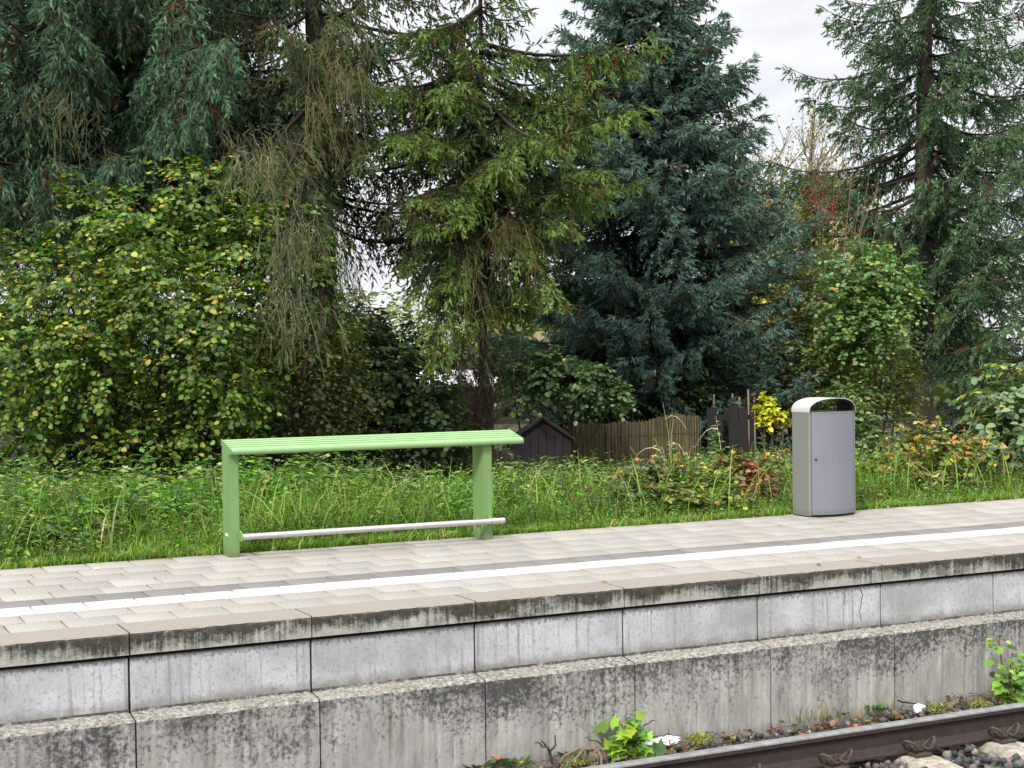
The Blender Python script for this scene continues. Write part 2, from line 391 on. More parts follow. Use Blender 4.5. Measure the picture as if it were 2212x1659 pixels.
def curve(P0, P1, sag, lift, m=14, rng=None, wob=0.03):
    t = np.linspace(0, 1, m)[:, None]
    P = P0*(1-t)+P1*t
    P[:, 2] += (-sag*np.sin(np.pi*np.minimum(t, 1)**0.9)+lift*(t**4-t**2)*0.8)[:, 0]
    if rng is not None:
        L = np.linalg.norm(P1-P0)
        P += np.cumsum(rng.normal(size=(m, 3)), 0)*wob*L/m*np.sin(np.pi*t)
    return P

def spruce_foliage(g, curves, rng, col, tip, l2=0.45, ds=0.10, hang=0.5, l3=0.12, ts=0.065, K=9, dead=0.05, start=0.1, nl=0.028, nw=0.0075, flat=0.65, bare=0.0, core=.0125, deadcol=(0.10, 0.055, 0.025), woodcol=(0.055, 0.042, 0.03)):
    """comb-like side shoots hanging from each limb, needled twigs on each shoot"""
    P, D, LL, TT, SD = [], [], [], [], []
    for cv in curves:
        seg = np.linalg.norm(np.diff(cv, axis=0), axis=1); s = np.concatenate([[0], np.cumsum(seg)]); L = s[-1]
        n = max(4, int(L*(1-start)/ds*2))
        tt = np.sort(start+(1-start)*rng.random(n)**0.85)
        q = np.stack([np.interp(tt*L, s, cv[:, k]) for k in range(3)], 1)
        q2 = np.stack([np.interp(np.minimum(tt+0.03, 1.03)*L, s, cv[:, k]) for k in range(3)], 1)
        q1 = np.stack([np.interp((tt-0.03)*L, s, cv[:, k]) for k in range(3)], 1)
        tg = unit(q2-q1)
        P.append(q); D.append(tg); TT.append(tt); SD.append(np.where(np.arange(n) % 2, 1., -1.))
        LL.append(np.full(n, min(1.0, 0.35+0.45*L)))
    P = np.concatenate(P); D = np.concatenate(D); TT = np.concatenate(TT); SD = np.concatenate(SD); LL = np.concatenate(LL)
    n = len(P); Z = np.array([0, 0, 1.])
    side = unit(np.cross(D, Z)+1e-6)*SD[:, None]
    a = 0.55+0.5*rng.random((n, 1))
    hg = hang*(0.5+rng.random((n, 1)))
    d2 = unit(D*0.75+side*a*flat*1.3-Z*hg*0.9+rng.normal(size=(n, 3))*0.16)
    shape = np.clip(np.minimum(1.0, 0.45+TT*1.6)*(1.12-0.75*TT**2.2), 0.2, 1.1)
    L2 = l2*shape*LL*(0.55+0.8*rng.random(n))
    m = 5; u = np.linspace(0, 1, m)[None, :, None]
    Q = P[:, None]+d2[:, None]*L2[:, None, None]*u-Z*(hg*0.45*L2[:, None])[:, None]*u**2
    sticks(g, Q, woodcol, 0.004, 0.0018)
    isdead = rng.random(n) < dead
    isbare = rng.random(n) < bare
    # twigs
    k = max(3, int(l2/ts*2))
    uu = (np.arange(k)[None]+0.2+0.8*rng.random((n, k)))/k
    keep = (uu > 0.08) & (L2[:, None] > 0.03) & (rng.random((n, k)) < np.clip(L2[:, None]/l2, 0.25, 1)) & ~isbare[:, None]
    ii, jj = np.nonzero(keep); uf = uu[ii, jj]
    x = uf*(m-1); i0 = np.minimum(x.astype(int), m-2); fr = (x-i0)[:, None]
    B = Q[ii, i0]*(1-fr)+Q[ii, i0+1]*fr
    dd = unit(Q[ii, i0+1]-Q[ii, i0])
    sd2 = unit(np.cross(dd, perp(dd, rng)*0.75+Z*0.7))*np.where(jj % 2, 1., -1.)[:, None]
    d3 = unit(dd*0.8+sd2*0.75-Z*0.25*hang+rng.normal(size=B.shape)*0.15)
    L3 = l3*(1.15-0.6*uf)*(0.6+0.7*rng.random(len(uf)))
    shade = (1+0.22*rng.normal(size=(n, 1)))[ii]
    c = np.asarray(col)[None]*(1-0.0)*np.ones((len(ii), 1))
    tf = np.clip((TT[ii]-0.45)*1.5+0.35*uf, 0, 1)[:, None]*rng.random((len(ii), 1))**0.6
    c = (c*(1-tf)+np.asarray(tip)[None]*tf)*np.clip(shade, 0.45, 1.7)
    dm = isdead[ii][:, None]
    c = np.where(dm, np.asarray(deadcol)[None]*(0.7+0.6*rng.random((len(ii), 1))), c)
    needles(g, B, d3, L3, c, rng, K, nl, nw, core)
    # leading shoots of every side shoot
    ok = ~isbare
    E = Q[:, -2][ok]; de = unit(Q[:, -1]-Q[:, -2])[ok]
    ce = (np.asarray(col)*0.45+np.asarray(tip)*0.55)[None]*np.clip(1+0.2*rng.normal(size=(ok.sum(), 1)), .5, 1.6)
    ce = np.where(isdead[ok][:, None], np.asarray(deadcol)[None], ce)
    needles(g, E, de, np.full(ok.sum(), l3*1.1), ce, rng, K, nl, nw, core)

def hanging_twigs(g, P, n, spread, length, rng, col, r=0.004, fork=5):
    """thin half-bare shoots that hang from a stretch of limb, forked and kinked"""
    m = 8; u = np.linspace(0, 1, m)[None, :, None]
    P = P+rng.normal(size=(n, 3))*np.array([.16, .16, .09])
    d = np.stack([rng.normal(size=n)*spread, rng.normal(size=n)*spread, -np.ones(n)], 1)
    L = length*(0.3+0.8*rng.random(n))
    out = unit(rng.normal(size=(n, 3))*np.array([1, 1, .35]))
    Q = P[:, None]+(out[:, None]*(u-.4*u**2)*0.4+unit(d)[:, None]*u**1.5*0.8)*L[:, None, None]+np.cumsum(rng.normal(size=(n, m, 3))*0.02, 1)
    cc = np.asarray(col)*(0.6+0.7*rng.random((n, 1)))
    sticks(g, Q, cc, r*.9, r*0.35)
    for _ in range(fork):
        i = rng.integers(1, m-1, n); B = Q[np.arange(n), i]
        d2 = unit(d+rng.normal(size=(n, 3))*0.6)
        l2 = L*0.35*rng.random(n)
        Q2 = B[:, None]+d2[:, None]*u*l2[:, None, None]-np.array([0, 0, 1.])*u**2*(l2*0.35)[:, None, None]+np.cumsum(rng.normal(size=(n, m, 3))*0.006, 1)
        sticks(g, Q2, cc, r*0.6, r*0.3)
        k = rng.random(n) < .6
        needles(g, Q2[k, m//2], unit(Q2[k, -1]-Q2[k, m//2]+1e-6), np.full(k.sum(), .11), np.array([[.085, .10, .045]])*(.6+.8*rng.random((k.sum(), 1))), rng, 6, .028, .006, .009)

def trunk_part(parent, pts, radii, mat, name='trunk'):
    bm = bmesh.new(); rings = tube(bm, pts, radii, 12)
    rr = random.Random(3)
    for ring in rings:
        for v in ring: v.co += Vector((rr.uniform(-1, 1), rr.uniform(-1, 1), 0))*0.012
    return from_bm(name, bm, [mat], parent, True)

def gz(x, y):
    return float(np.interp(y, [2.9, 4, 5.5, 7.5, 9, 400], [-.035, -.06, -.2, -.55, -.75, -.75]))

def gp(x, y, z):
    d = at(x, y, 1.0)-CAM; return CAM+d*((z-CAM[2])/d[2])
def gy(x, y, Y):
    d = at(x, y, 1.0)-CAM; return CAM+d*((Y-CAM[1])/d[1])
def copy_thing(o, loc):
    c = o.copy(); C.objects.link(c); c.location = loc
    for ch in list(o.children):
        k = ch.copy(); C.objects.link(k); k.parent = c
        for g in list(ch.children):
            q = g.copy(); C.objects.link(q); q.parent = k
    return c

# ================================================================== SETTING: ground, paving
def grid_ground():
    xs = [-300, -60, -20]+[-10+0.8*i for i in range(51)]+[50, 90, 400]
    ys = [2.905, 3.2, 3.6, 4, 4.5, 5, 5.5, 6, 6.5, 7, 7.5, 8, 8.5, 9, 10, 12, 15, 20, 30, 50, 100, 250, 600]
    rr = random.Random(5)
    V = [(x, y, gz(x, y)+(rr.uniform(-.03, .03) if 3.3 < y < 30 else 0)) for y in ys for x in xs]
    n = len(xs); T = []
    for j in range(len(ys)-1):
        for i in range(n-1):
            a = j*n+i; T += [(a, a+1, a+n+1), (a, a+n+1, a+n)]
    return mesh_np('ground', V, T, [MAT['soil']], smooth=True)
tag(grid_ground(), kind='structure')
bm = bmesh.new()
for x0, x1, y0, y1 in ((-300, 400, -300, 0.05),):
    vs_ = [bm.verts.new(p) for p in ((x0, y0, -1.0), (x1, y0, -1.0), (x1, y1, -1.0), (x0, y1, -1.0))]; bm.faces.new(vs_)
tag(from_bm('track_bed', bm, [MAT['bed']]), kind='structure')
bm = bmesh.new(); box(bm, -2.6, 13, 0.30, 2.90, -0.9, -0.012)
tag(from_bm('platform', bm, [MAT['joint']]), kind='structure')

ROWS = [0.318, 0.606, 0.876, 1.170, 1.432, 1.70, 1.992, 2.302, 2.59, 2.895]
OFF = [0.25, 0.07, 0.18, 0.28, 0.07, 0.19, 0.04, 0.10, 0.22]
def paving(rows, name, mat, var):
    V = []; T = []; Cc = []; rr = random.Random(name)
    for k in rows:
        y0, y1 = ROWS[k]+.0035, ROWS[k+1]-.0035
        x = -2.6+OFF[k]
        while x < 12.9:
            a, b = x+.004, x+.296
            t = rr.uniform(-.002, .0012); tx, ty = rr.uniform(-.0012, .0012), rr.uniform(-.001, .001)
            i = len(V); e = 0.005
            V += [(a, y0, -.011), (b, y0, -.011), (b, y1, -.011), (a, y1, -.011)]
            V += [(a, y0, t-.004), (b, y0, t-.004), (b, y1, t-.004), (a, y1, t-.004)]
            V += [(a+e, y0+e, t-tx-ty), (b-e, y0+e, t+tx-ty), (b-e, y1-e, t+tx+ty), (a+e, y1-e, t-tx+ty)]
            T += [(i+8, i+9, i+10, i+11)]
            for o in (0, 4):
                for q in range(4):
                    r = (q+1) % 4; T.append((i+o+q, i+o+r, i+o+4+r, i+o+4+q))
            v = 1+rr.gauss(0, var); c = (v*rr.uniform(.985, 1.015), v, v*rr.uniform(.97, 1.02))
            Cc += [c]*12; x += .30
    o = mesh_np(name, V, T, [mat], col=np.array(Cc)); tag(o, kind='structure')
paving((0, 1, 4, 5, 6, 7, 8), 'pavement', MAT['pave'], .055)
paving((2,), 'white_safety_line', MAT['white'], .025)
paving((3,), 'dark_line', MAT['darkp'], .05)

# ================================================================== coping stones and wall elements
def coping_mesh():
    bm = bmesh.new()
    prof = [(0.0, -0.116), (0.0, -0.016), (0.004, -0.006), (0.012, 0.0), (0.05, 0.001), (0.314, 0.0), (0.314, -0.10), (0.10, -0.116)]
    n = 26; sec = []
    rr = random.Random(9)
    for i in range(n+1):
        x = .004+.992*i/n
        sec.append([bm.verts.new((x, p[0]+(rr.uniform(-.0022, .0022) if k in (1, 2, 3) else 0), p[1]+(rr.uniform(-.002, .002) if k in (1, 2) else 0))) for k, p in enumerate(prof)])
    m = len(prof)
    for a, b in zip(sec, sec[1:]):
        for k in range(m):
            f = bm.faces.new((a[k], a[(k+1) % m], b[(k+1) % m], b[k])); f.material_index = 1 if k in (2, 3, 4) else 0
    bm.faces.new(sec[0][::-1]); bm.faces.new(sec[-1])
    return bm
ORD = ['stone at the far left end of the row, beyond the picture edge', 'leftmost stone, cut by the left picture edge, blackened below its lip', 'second stone from the left, mottled black with stains over its whole face',
       'third stone from the left, below the left half of the bench, greenish black stains', 'fourth stone from the left, black drips running down its middle', 'fifth stone from the left, dark drips along its top edge',
       'sixth stone from the left, the blackest one with white runs at its right', 'seventh stone from the left, cleaner, pale grey with faint streaks', 'rightmost stone, cut by the right picture edge', 'stone at the far right end of the row, beyond the picture edge']
proto = None
for i, n in enumerate(range(-2, 8)):
    if proto is None:
        proto = o = from_bm('coping_stone', coping_mesh(), [MAT['coping'], MAT['coptop']])
    else:
        o = proto.copy(); C.objects.link(o)
    o.location = (n, 0, 0)
    tag(o, 'coping: '+ORD[i], 'coping stone', 'coping stones along the platform edge')
WORD = ['element beyond the left picture edge', 'leftmost element, cut by the picture edge, dark drips on its pale face', 'second element from the left, pale pitted face, blackened below its ledge',
        'third element from the left, left of the wall joint under the bench', 'fourth element from the left, behind the maple sapling', 'fifth element from the left, stained black below its ledge',
        'sixth element from the left, with two thin cracks in its pale upper face', 'seventh element from the left, left of the leafy shrub', 'rightmost element, behind the leafy shrub', 'element beyond the right picture edge']
proto = None
for i, n in enumerate(range(-2, 8)):
    if proto is None:
        proto = o = thing('platform_wall_element', (n, 0, 0), '', 'wall element')
        bm = bmesh.new(); box(bm, n+.006, n+.994, .02, .2, -.41, -.136, .004)
        from_bm('upper_panel', bm, [MAT['panel']], o)
        bm = bmesh.new()
        prof = [(-.114, -1.15), (-.114, -.447), (-.106, -.436), (.018, -.418), (.018, -.405), (.2, -.405), (.2, -1.15)]
        k = 40; rr = random.Random(4); sec = []
        for q in range(k+1):
            x = n+.005+.99*q/k
            sec.append([bm.verts.new((x, p[0]+(rr.uniform(-.004, .004) if j in (1, 2) else 0), p[1]+(rr.uniform(-.004, .003) if j in (1, 2, 3) else 0))) for j, p in enumerate(prof)])
        m = len(prof)
        for a, b in zip(sec, sec[1:]):
            for j in range(m):
                f = bm.faces.new((a[j], a[(j+1) % m], b[(j+1) % m], b[j])); f.material_index = 1 if j in (1, 2) else 0
        bm.faces.new(sec[0][::-1]); bm.faces.new(sec[-1])
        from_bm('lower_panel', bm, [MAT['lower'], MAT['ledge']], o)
    else:
        o = copy_thing(proto, (n, 0, 0))
    tag(o, 'wall: '+WORD[i], 'wall element', 'wall elements below the coping')
bm = bmesh.new(); box(bm, -2.5, 9, .21, .29, -1.1, -.125)
tag(from_bm('gap_shade_backing', bm, [MAT['black']]), kind='structure')  # black backing: paints the shade in the gap under the coping, darkens the joints
# two hairline cracks in the sixth element, a rusty scrape on the second
g = Geo(); 
for (xs, zs) in (([4.83, 4.845, 4.835, 4.83, 4.815, 4.825, 4.835], [-.155, -.19, -.225, -.27, -.30, -.33, -.37]), ([4.69, 4.70, 4.695, 4.70], [-.16, -.19, -.22, -.25])):
    g = Geo(); p = np.array([[(x, .0185, z) for x, z in zip(xs, zs)]]); sticks(g, p, (0.03, 0.03, 0.03), .003, .0015)
    tag(g.build('crack', [MAT['stone']]), 'long jagged dark crack running down the pale wall face' if len(xs) > 5 else 'short thin crack near the top of the pale wall, left of the long one', 'crack')

# ================================================================== rail, sleepers, fastenings
YC = -0.985; ZT = -0.762
half = [(0.0, 0.0), (.026, -.001), (.033, -.006), (.036, -.014), (.035, -.036), (.011, -.050), (.0085, -.062), (.0085, -.128), (.02, -.143), (.05, -.154), (.075, -.161), (.075, -.172)]
prof = half+[(-a, b) for a, b in half[::-1]][:-1]
bm = bmesh.new()
prof = [(YC+a, ZT+b) for a, b in prof]
nseg = 14; sec = [[bm.verts.new((-2.5+13*i/nseg, p[0], p[1])) for p in prof] for i in range(nseg+1)]
m = len(prof)
for a, b in zip(sec, sec[1:]):
    for j in range(m):
        f = bm.faces.new((a[j], a[(j+1) % m], b[(j+1) % m], b[j]))
        zc_ = sum(v.co.z for v in f.verts)/4
        f.material_index = 0 if zc_ > ZT-.012 else 1
bm.faces.new(sec[0][::-1]); bm.faces.new(sec[-1])
tag(from_bm('rail', bm, [MAT['railtop'], MAT['rust']]), 'brown railway rail with worn grey head in front of the platform wall', 'rail')

def make_sleeper(x):
    o = thing('sleeper', (x, YC, -0.945), '', 'sleeper')
    bm = bmesh.new()
    prof = [(x-.15, -1.16), (x-.15, -1.03), (x-.125, -.985), (x-.10, -.952), (x-.085, -.945), (x+.085, -.945), (x+.10, -.952), (x+.125, -.985), (x+.15, -1.03), (x+.15, -1.16)]
    rr = random.Random(2); k = 50; sec = []
    for i in range(k+1):
        y = -.48-2.6*i/k; dip = 0.0 if abs(y-YC) < .22 else -.03*min(1, (abs(y-YC)-.22)/.25)
        sec.append([bm.verts.new((p[0]+rr.uniform(-.006, .006), y, p[1]+dip+rr.uniform(-.005, .004))) for p in prof])
    m = len(prof)
    for a, b in zip(sec, sec[1:]):
        for j in range(m): bm.faces.new((a[j], a[(j+1) % m], b[(j+1) % m], b[j]))
    bm.faces.new(sec[0][::-1]); bm.faces.new(sec[-1])
    from_bm('concrete_block', bm, [MAT['sleeper']], o)
    for sgn in (-1, 1):
        y0 = YC+sgn*.072; z0 = -.938
        bm = bmesh.new(); pl = [(-.055, .0, .022), (-.082, .012, .045), (-.085, .04, .062), (-.06, .07, .05), (-.042, .06, .02), (-.03, .02, .024), (-.018, -.012, .032), (.0, -.018, .034), (.018, -.012, .032), (.03, .02, .024), (.042, .06, .02), (.06, .07, .05), (.085, .04, .062), (.082, .012, .045), (.055, .0, .022)]
        from mathutils.geometry import interpolate_bezier as ib
        P = [Vector((x+a*1.2, y0+sgn*b*1.2, z0+.006+c*1.35)) for a, b, c in pl]; Q = []
        for i in range(len(P)-1):
            p0 = P[max(i-1, 0)]; p1 = P[i]; p2 = P[i+1]; p3 = P[min(i+2, len(P)-1)]
            Q += ib(p1, p1+(p2-p0)/6, p2-(p3-p1)/6, p2, 5)[:-1]
        Q.append(P[-1]); tube(bm, Q, .0095, 8)
        cl_ = from_bm('spring_clip', bm, [MAT['rust2']], o, True)
        bm = bmesh.new(); tube(bm, [(x, y0+sgn*.035, z0-.01), (x, y0+sgn*.035, z0+.075)], .011, 10)
        tube(bm, [(x, y0+sgn*.035, z0+.028), (x, y0+sgn*.035, z0+.036)], .026, 16); tube(bm, [(x, y0+sgn*.035, z0+.037), (x, y0+sgn*.035, z0+.058)], .019, 6)
        from_bm('bolt', bm, [MAT['rust2']], o)
        bm = bmesh.new(); box(bm, x-.06, x+.06, min(y0+sgn*.006, y0+sgn*.085), max(y0+sgn*.006, y0+sgn*.085), -.944, -.926, .004)
        from_bm('guide_plate', bm, [MAT['rust2']], o)
    return o
sp = make_sleeper(3.10)
SL = [(3.10, 'concrete sleeper under the rail, out of sight left of the picture corner'), (3.735, 'concrete sleeper under the rail, lowest one in the picture, only its tip showing'), (4.345, 'concrete sleeper under the rail, middle one, pale and chipped between dark stones'),
      (5.005, 'concrete sleeper under the rail, rightmost one in the corner of the picture')]
for x, lb in SL:
    o = sp if x == 3.10 else copy_thing(sp, (x, YC, -0.945))
    tag(o, lb, 'sleeper', 'concrete sleepers under the rail')

# ================================================================== ballast
def stone_shapes(n=14):
    out = []; rr = random.Random(21)
    for _ in range(n):
        bm = bmesh.new()
        for _ in range(13):
            v = Vector((rr.gauss(0, 1), rr.gauss(0, 1), rr.gauss(0, 1))).normalized()
            bm.verts.new((v.x*rr.uniform(.75, 1.05), v.y*rr.uniform(.6, .85), v.z*rr.uniform(.5, .75)))
        r = bmesh.ops.convex_hull(bm, input=bm.verts)
        bmesh.ops.delete(bm, geom=[e for e in r['geom_interior'] if isinstance(e, bmesh.types.BMVert)], context='VERTS')
        bmesh.ops.triangulate(bm, faces=bm.faces); bmesh.ops.recalc_face_normals(bm, faces=bm.faces)
        bm.verts.index_update()
        out.append((np.array([v.co[:] for v in bm.verts]), np.array([[v.index for v in f.verts] for f in bm.faces]))); bm.free()
    return out
SHP = stone_shapes()
def put_stones(g, P, size, rng, pal):
    n = len(P); c = palette(rng, n, pal, .2)
    for k, (V, T) in enumerate(SHP):
        i = np.nonzero(np.arange(n) % len(SHP) == k)[0]
        if not len(i): continue
        q = rng.normal(size=(len(i), 4)); q /= np.linalg.norm(q, axis=1, keepdims=True)
        a, b, c_, d = q.T
        Rm = np.stack([np.stack([1-2*(c_*c_+d*d), 2*(b*c_-a*d), 2*(b*d+a*c_)], -1), np.stack([2*(b*c_+a*d), 1-2*(b*b+d*d), 2*(c_*d-a*b)], -1), np.stack([2*(b*d-a*c_), 2*(c_*d+a*b), 1-2*(b*b+c_*c_)], -1)], 1)
        VV = np.einsum('nij,vj->nvi', Rm, V)*size[i][:, None, None]+P[i][:, None]
        TT = (np.arange(len(i))[:, None, None]*len(V)+T[None]).reshape(-1, 3)
        g.add(VV, TT, np.repeat(c[i], len(V), 0))
rng = np.random.default_rng(5)
g = Geo(); PALS = [(5, (.06, .055, .055)), (3, (.10, .09, .085)), (1.2, (.17, .15, .135)), (.7, (.13, .07, .055)), (.5, (.2, .16, .12))]
n = 5200
P = np.stack([rng.uniform(1.2, 9.5, n), rng.uniform(-.90, -.12, n), np.zeros(n)], 1)
rise = np.interp(P[:, 1], [-.9, -.5, -.12], [0, -.005, -.02])+np.interp(P[:, 0], [2, 5, 7, 9], [-.01, .0, .035, .05])
P[:, 2] = -.975+rise+rng.uniform(-.03, .03, n)
put_stones(g, P, rng.uniform(.016, .038, n), rng, PALS)
n = 4200
P = np.stack([rng.uniform(2.2, 8, n), rng.uniform(-2.3, -1.07, n), np.zeros(n)], 1)
sx_ = np.min(np.abs(P[:, 0][:, None]-np.array([s[0] for s in SL]+[5.63, 6.26])[None]), 1)
P = P[sx_ > .135]; sx_ = sx_[sx_ > .135]
P[:, 2] = -.995+rng.uniform(-.03, .03, len(P))+np.clip((sx_-.14)*.1, 0, .02)
put_stones(g, P, rng.uniform(.022, .046, len(P)), rng, PALS)
tag(g.build('ballast', [MAT['stone']]), kind='stuff', label='dark angular track ballast between the rail and the wall', cat='ballast')

# ================================================================== leaning bench
bench = thing('leaning_bench', (2.35, 2.75, 0), 'green metal leaning bench with ribbed sloping seat and steel foot rail on the platform', 'bench')
XL, XR = 1.302, 3.63
def seat_profile():
    # back top (2.852, .842) down to the nose (2.612, .768); five long ribs
    b = Vector((2.852, .842)); f = Vector((2.632, .781)); t = (f-b); L = t.length; t.normalize(); n = Vector((t.y, -t.x))
    if n.y < 0: n = -n
    P = []
    k = 5; wv = L/k
    for i in range(k):
        a = i*wv
        P += [b+t*(a+.0065)-n*.016, b+t*(a+.0105)-n*.001, b+t*(a+wv*.5)+n*.004, b+t*(a+wv-.0105)-n*.001, b+t*(a+wv-.0065)-n*.016]
    c = Vector((2.626, .762)); r = .024
    for q in range(9):
        an = R(75+q*26); P.append(c+Vector((math.cos(an), math.sin(an)))*r)
    P += [f-n*.034+Vector((.03, 0)), b-n*.034, b-n*.02+Vector((.004, 0))]
    return [(p.x, p.y) for p in P]
bm = bmesh.new(); prism(bm, seat_profile(), XL+.006, XR)
from_bm('seat', bm, [MAT['greenseat']], bench)
ep = [(2.858, .845), (2.63, .787), (2.612, .784), (2.601, .770), (2.600, .752), (2.612, .738), (2.63, .738), (2.675, .742), (2.72, .775), (2.858, .80)]
bm = bmesh.new(); prism(bm, ep, XL-.004, XL+.004)
from_bm('end_cap', bm, [MAT['green']], bench)
bm = bmesh.new(); prism(bm, [(a, b) for a, b in ep], XR+.001, XR+.007)
from_bm('end_cap', bm, [MAT['greenseat']], bench)
for (x0, x1, y0, y1) in ((1.302, 1.380, 2.68, 2.853), (3.31, 3.39, 2.66, 2.853)):
    bm = bmesh.new(); prism(bm, [(y0, .0), (y1, .0), (y1, .815), (y0, .765)], x0, x1)
    bmesh.ops.bevel(bm, geom=[e for e in bm.edges if abs(e.verts[0].co.z-e.verts[1].co.z) > .3], offset=.006, segments=2, affect='EDGES')
    lg = from_bm('leg', bm, [MAT['green']], bench)
    bm = bmesh.new(); xb = x0+.070 if x0 < 2 else x0+.03
    pr = [(y0-.001, .19), (y0-.03, .185), (y0-.062, .172), (y0-.082, .150), (y0-.078, .125), (y0-.055, .112), (y0-.02, .118), (y0-.001, .122)]
    prism(bm, pr, xb, xb+.012)
    from_bm('bracket', bm, [MAT['green']], bench)
    if x0 < 2:
        bm = bmesh.new(); box(bm, x0-.0025, x0-.0005, y0+.035, y0+.10, .148, .168)
        from_bm('sticker', bm, [MAT['white_p']], lg)
    else:
        bm = bmesh.new()
        for s_ in ([(.13, .075), (.105, .085), (.09, .07), (.105, .055), (.12, .066), (.10, .08)], [(.085, .088), (.06, .09), (.05, .06), (.042, .03)], [(.075, .066), (.05, .07), (.06, .085)]):
            tube(bm, [(x0-.001, y0+a, b+.03) for a, b in s_], .0028, 5)
        from_bm('graffiti_mark', bm, [MAT['black']], lg)
bm = bmesh.new(); tube(bm, [(1.383, 2.622, .149), (3.46, 2.602, .149)], .0225, 24)
from_bm('foot_rail', bm, [MAT['steel']], bench, True)

# ================================================================== litter bin
bin_ = thing('litter_bin', (6.64, 2.72, 0), 'tall grey metal litter bin with arched hood and locked front door on the platform', 'litter bin')
bx0, bx1, by0, by1 = 6.388, 6.893, 2.605, 2.85
def arc(x0, x1, yb, bulge, n=14):
    return [(x0+(x1-x0)*i/n, yb-bulge*(1-(2*i/n-1)**2)) for i in range(n+1)]
ZB = .905
bm = bmesh.new()
out = [(bx0, by0+.006), (bx0+.006, by0), (bx0+.022, by0-.004), (bx0+.024, by0+.03), (bx1-.024, by0+.03), (bx1-.022, by0-.004), (bx1-.006, by0), (bx1, by0+.006), (bx1, by1-.012), (bx1-.012, by1), (bx0+.012, by1), (bx0, by1-.012)]
prism(bm, out, .012, ZB, 'z')
from_bm('body', bm, [MAT['binbody']], bin_)
dl = bx0+.028; dr = bx1-.027
front = arc(dl, dr, by0-.006, .052)
bm = bmesh.new(); prism(bm, front+[(dr, by0+.02), (dl, by0+.02)], .02, ZB-.012, 'z')
door = from_bm('door', bm, [MAT['bindoor']], bin_, True)
bm = bmesh.new(); tube(bm, [(dl+.03, by0-.028, .50), (dl+.03, by0-.005, .50)], .0095, 16)
from_bm('keyhole', bm, [MAT['black']], door)
bm = bmesh.new(); prism(bm, arc(dl, dr, by0-.006, .052)+[(dr, by0+.01), (dl, by0+.01)], ZB-.010, ZB+.004, 'z')
from_bm('top_rail', bm, [MAT['binbody']], bin_)
# hood: thin barrel vault open at both ends, its front edge following the bulge
bm = bmesh.new(); n = 30; hw = (bx1-bx0)/2; cx = (bx0+bx1)/2; H = .122
def hood_ring(off):
    f_, b_ = [], []
    for i in range(n+1):
        t = math.pi*i/n
        ex = 0.82
        x = -math.copysign(abs(math.cos(t))**ex, math.cos(t)); z = abs(math.sin(t))**ex
        X = cx+x*(hw-off+.002); Z = ZB+.002+z*(H-off)
        u_ = (X-bx0)/(bx1-bx0); yb = by0-.004-.050*max(0, 1-(2*u_-1)**2)
        f_.append(bm.verts.new((X, yb, Z))); b_.append(bm.verts.new((X, by1-.002, Z)))
    return f_, b_
of, ob = hood_ring(0); jf, jb = hood_ring(.007)
for i in range(n):
    for q, (a, b) in enumerate(((of, ob), (jb, jf), (jf, of), (ob, jb))):
        f = bm.faces.new((a[i], a[i+1], b[i+1], b[i])); f.material_index = 1 if q == 1 else 0
for i in (0, n): bm.faces.new((of[i], ob[i], jb[i], jf[i]))
from_bm('hood', bm, [MAT['binhood'], MAT['dkinner']], bin_, True)
bm = bmesh.new(); box(bm, bx0+.02, bx1-.02, by0+.02, by1-.02, ZB+.001, ZB+.006); 
for s_ in (bx1-.032,): box(bm, s_, s_+.022, by0+.03, by1-.03, ZB+.006, ZB+.055)
from_bm('inner_liner', bm, [MAT['black']], bin_)
bm = bmesh.new(); prism(bm, [(bx0+.012, by0+.006)]+arc(dl+.01, dr-.01, by0+.006, .045)+[(bx1-.012, by0+.006), (bx1-.012, by1-.012), (bx0+.012, by1-.012)], 0, .0115, 'z')
from_bm('plinth', bm, [MAT['black']], bin_)

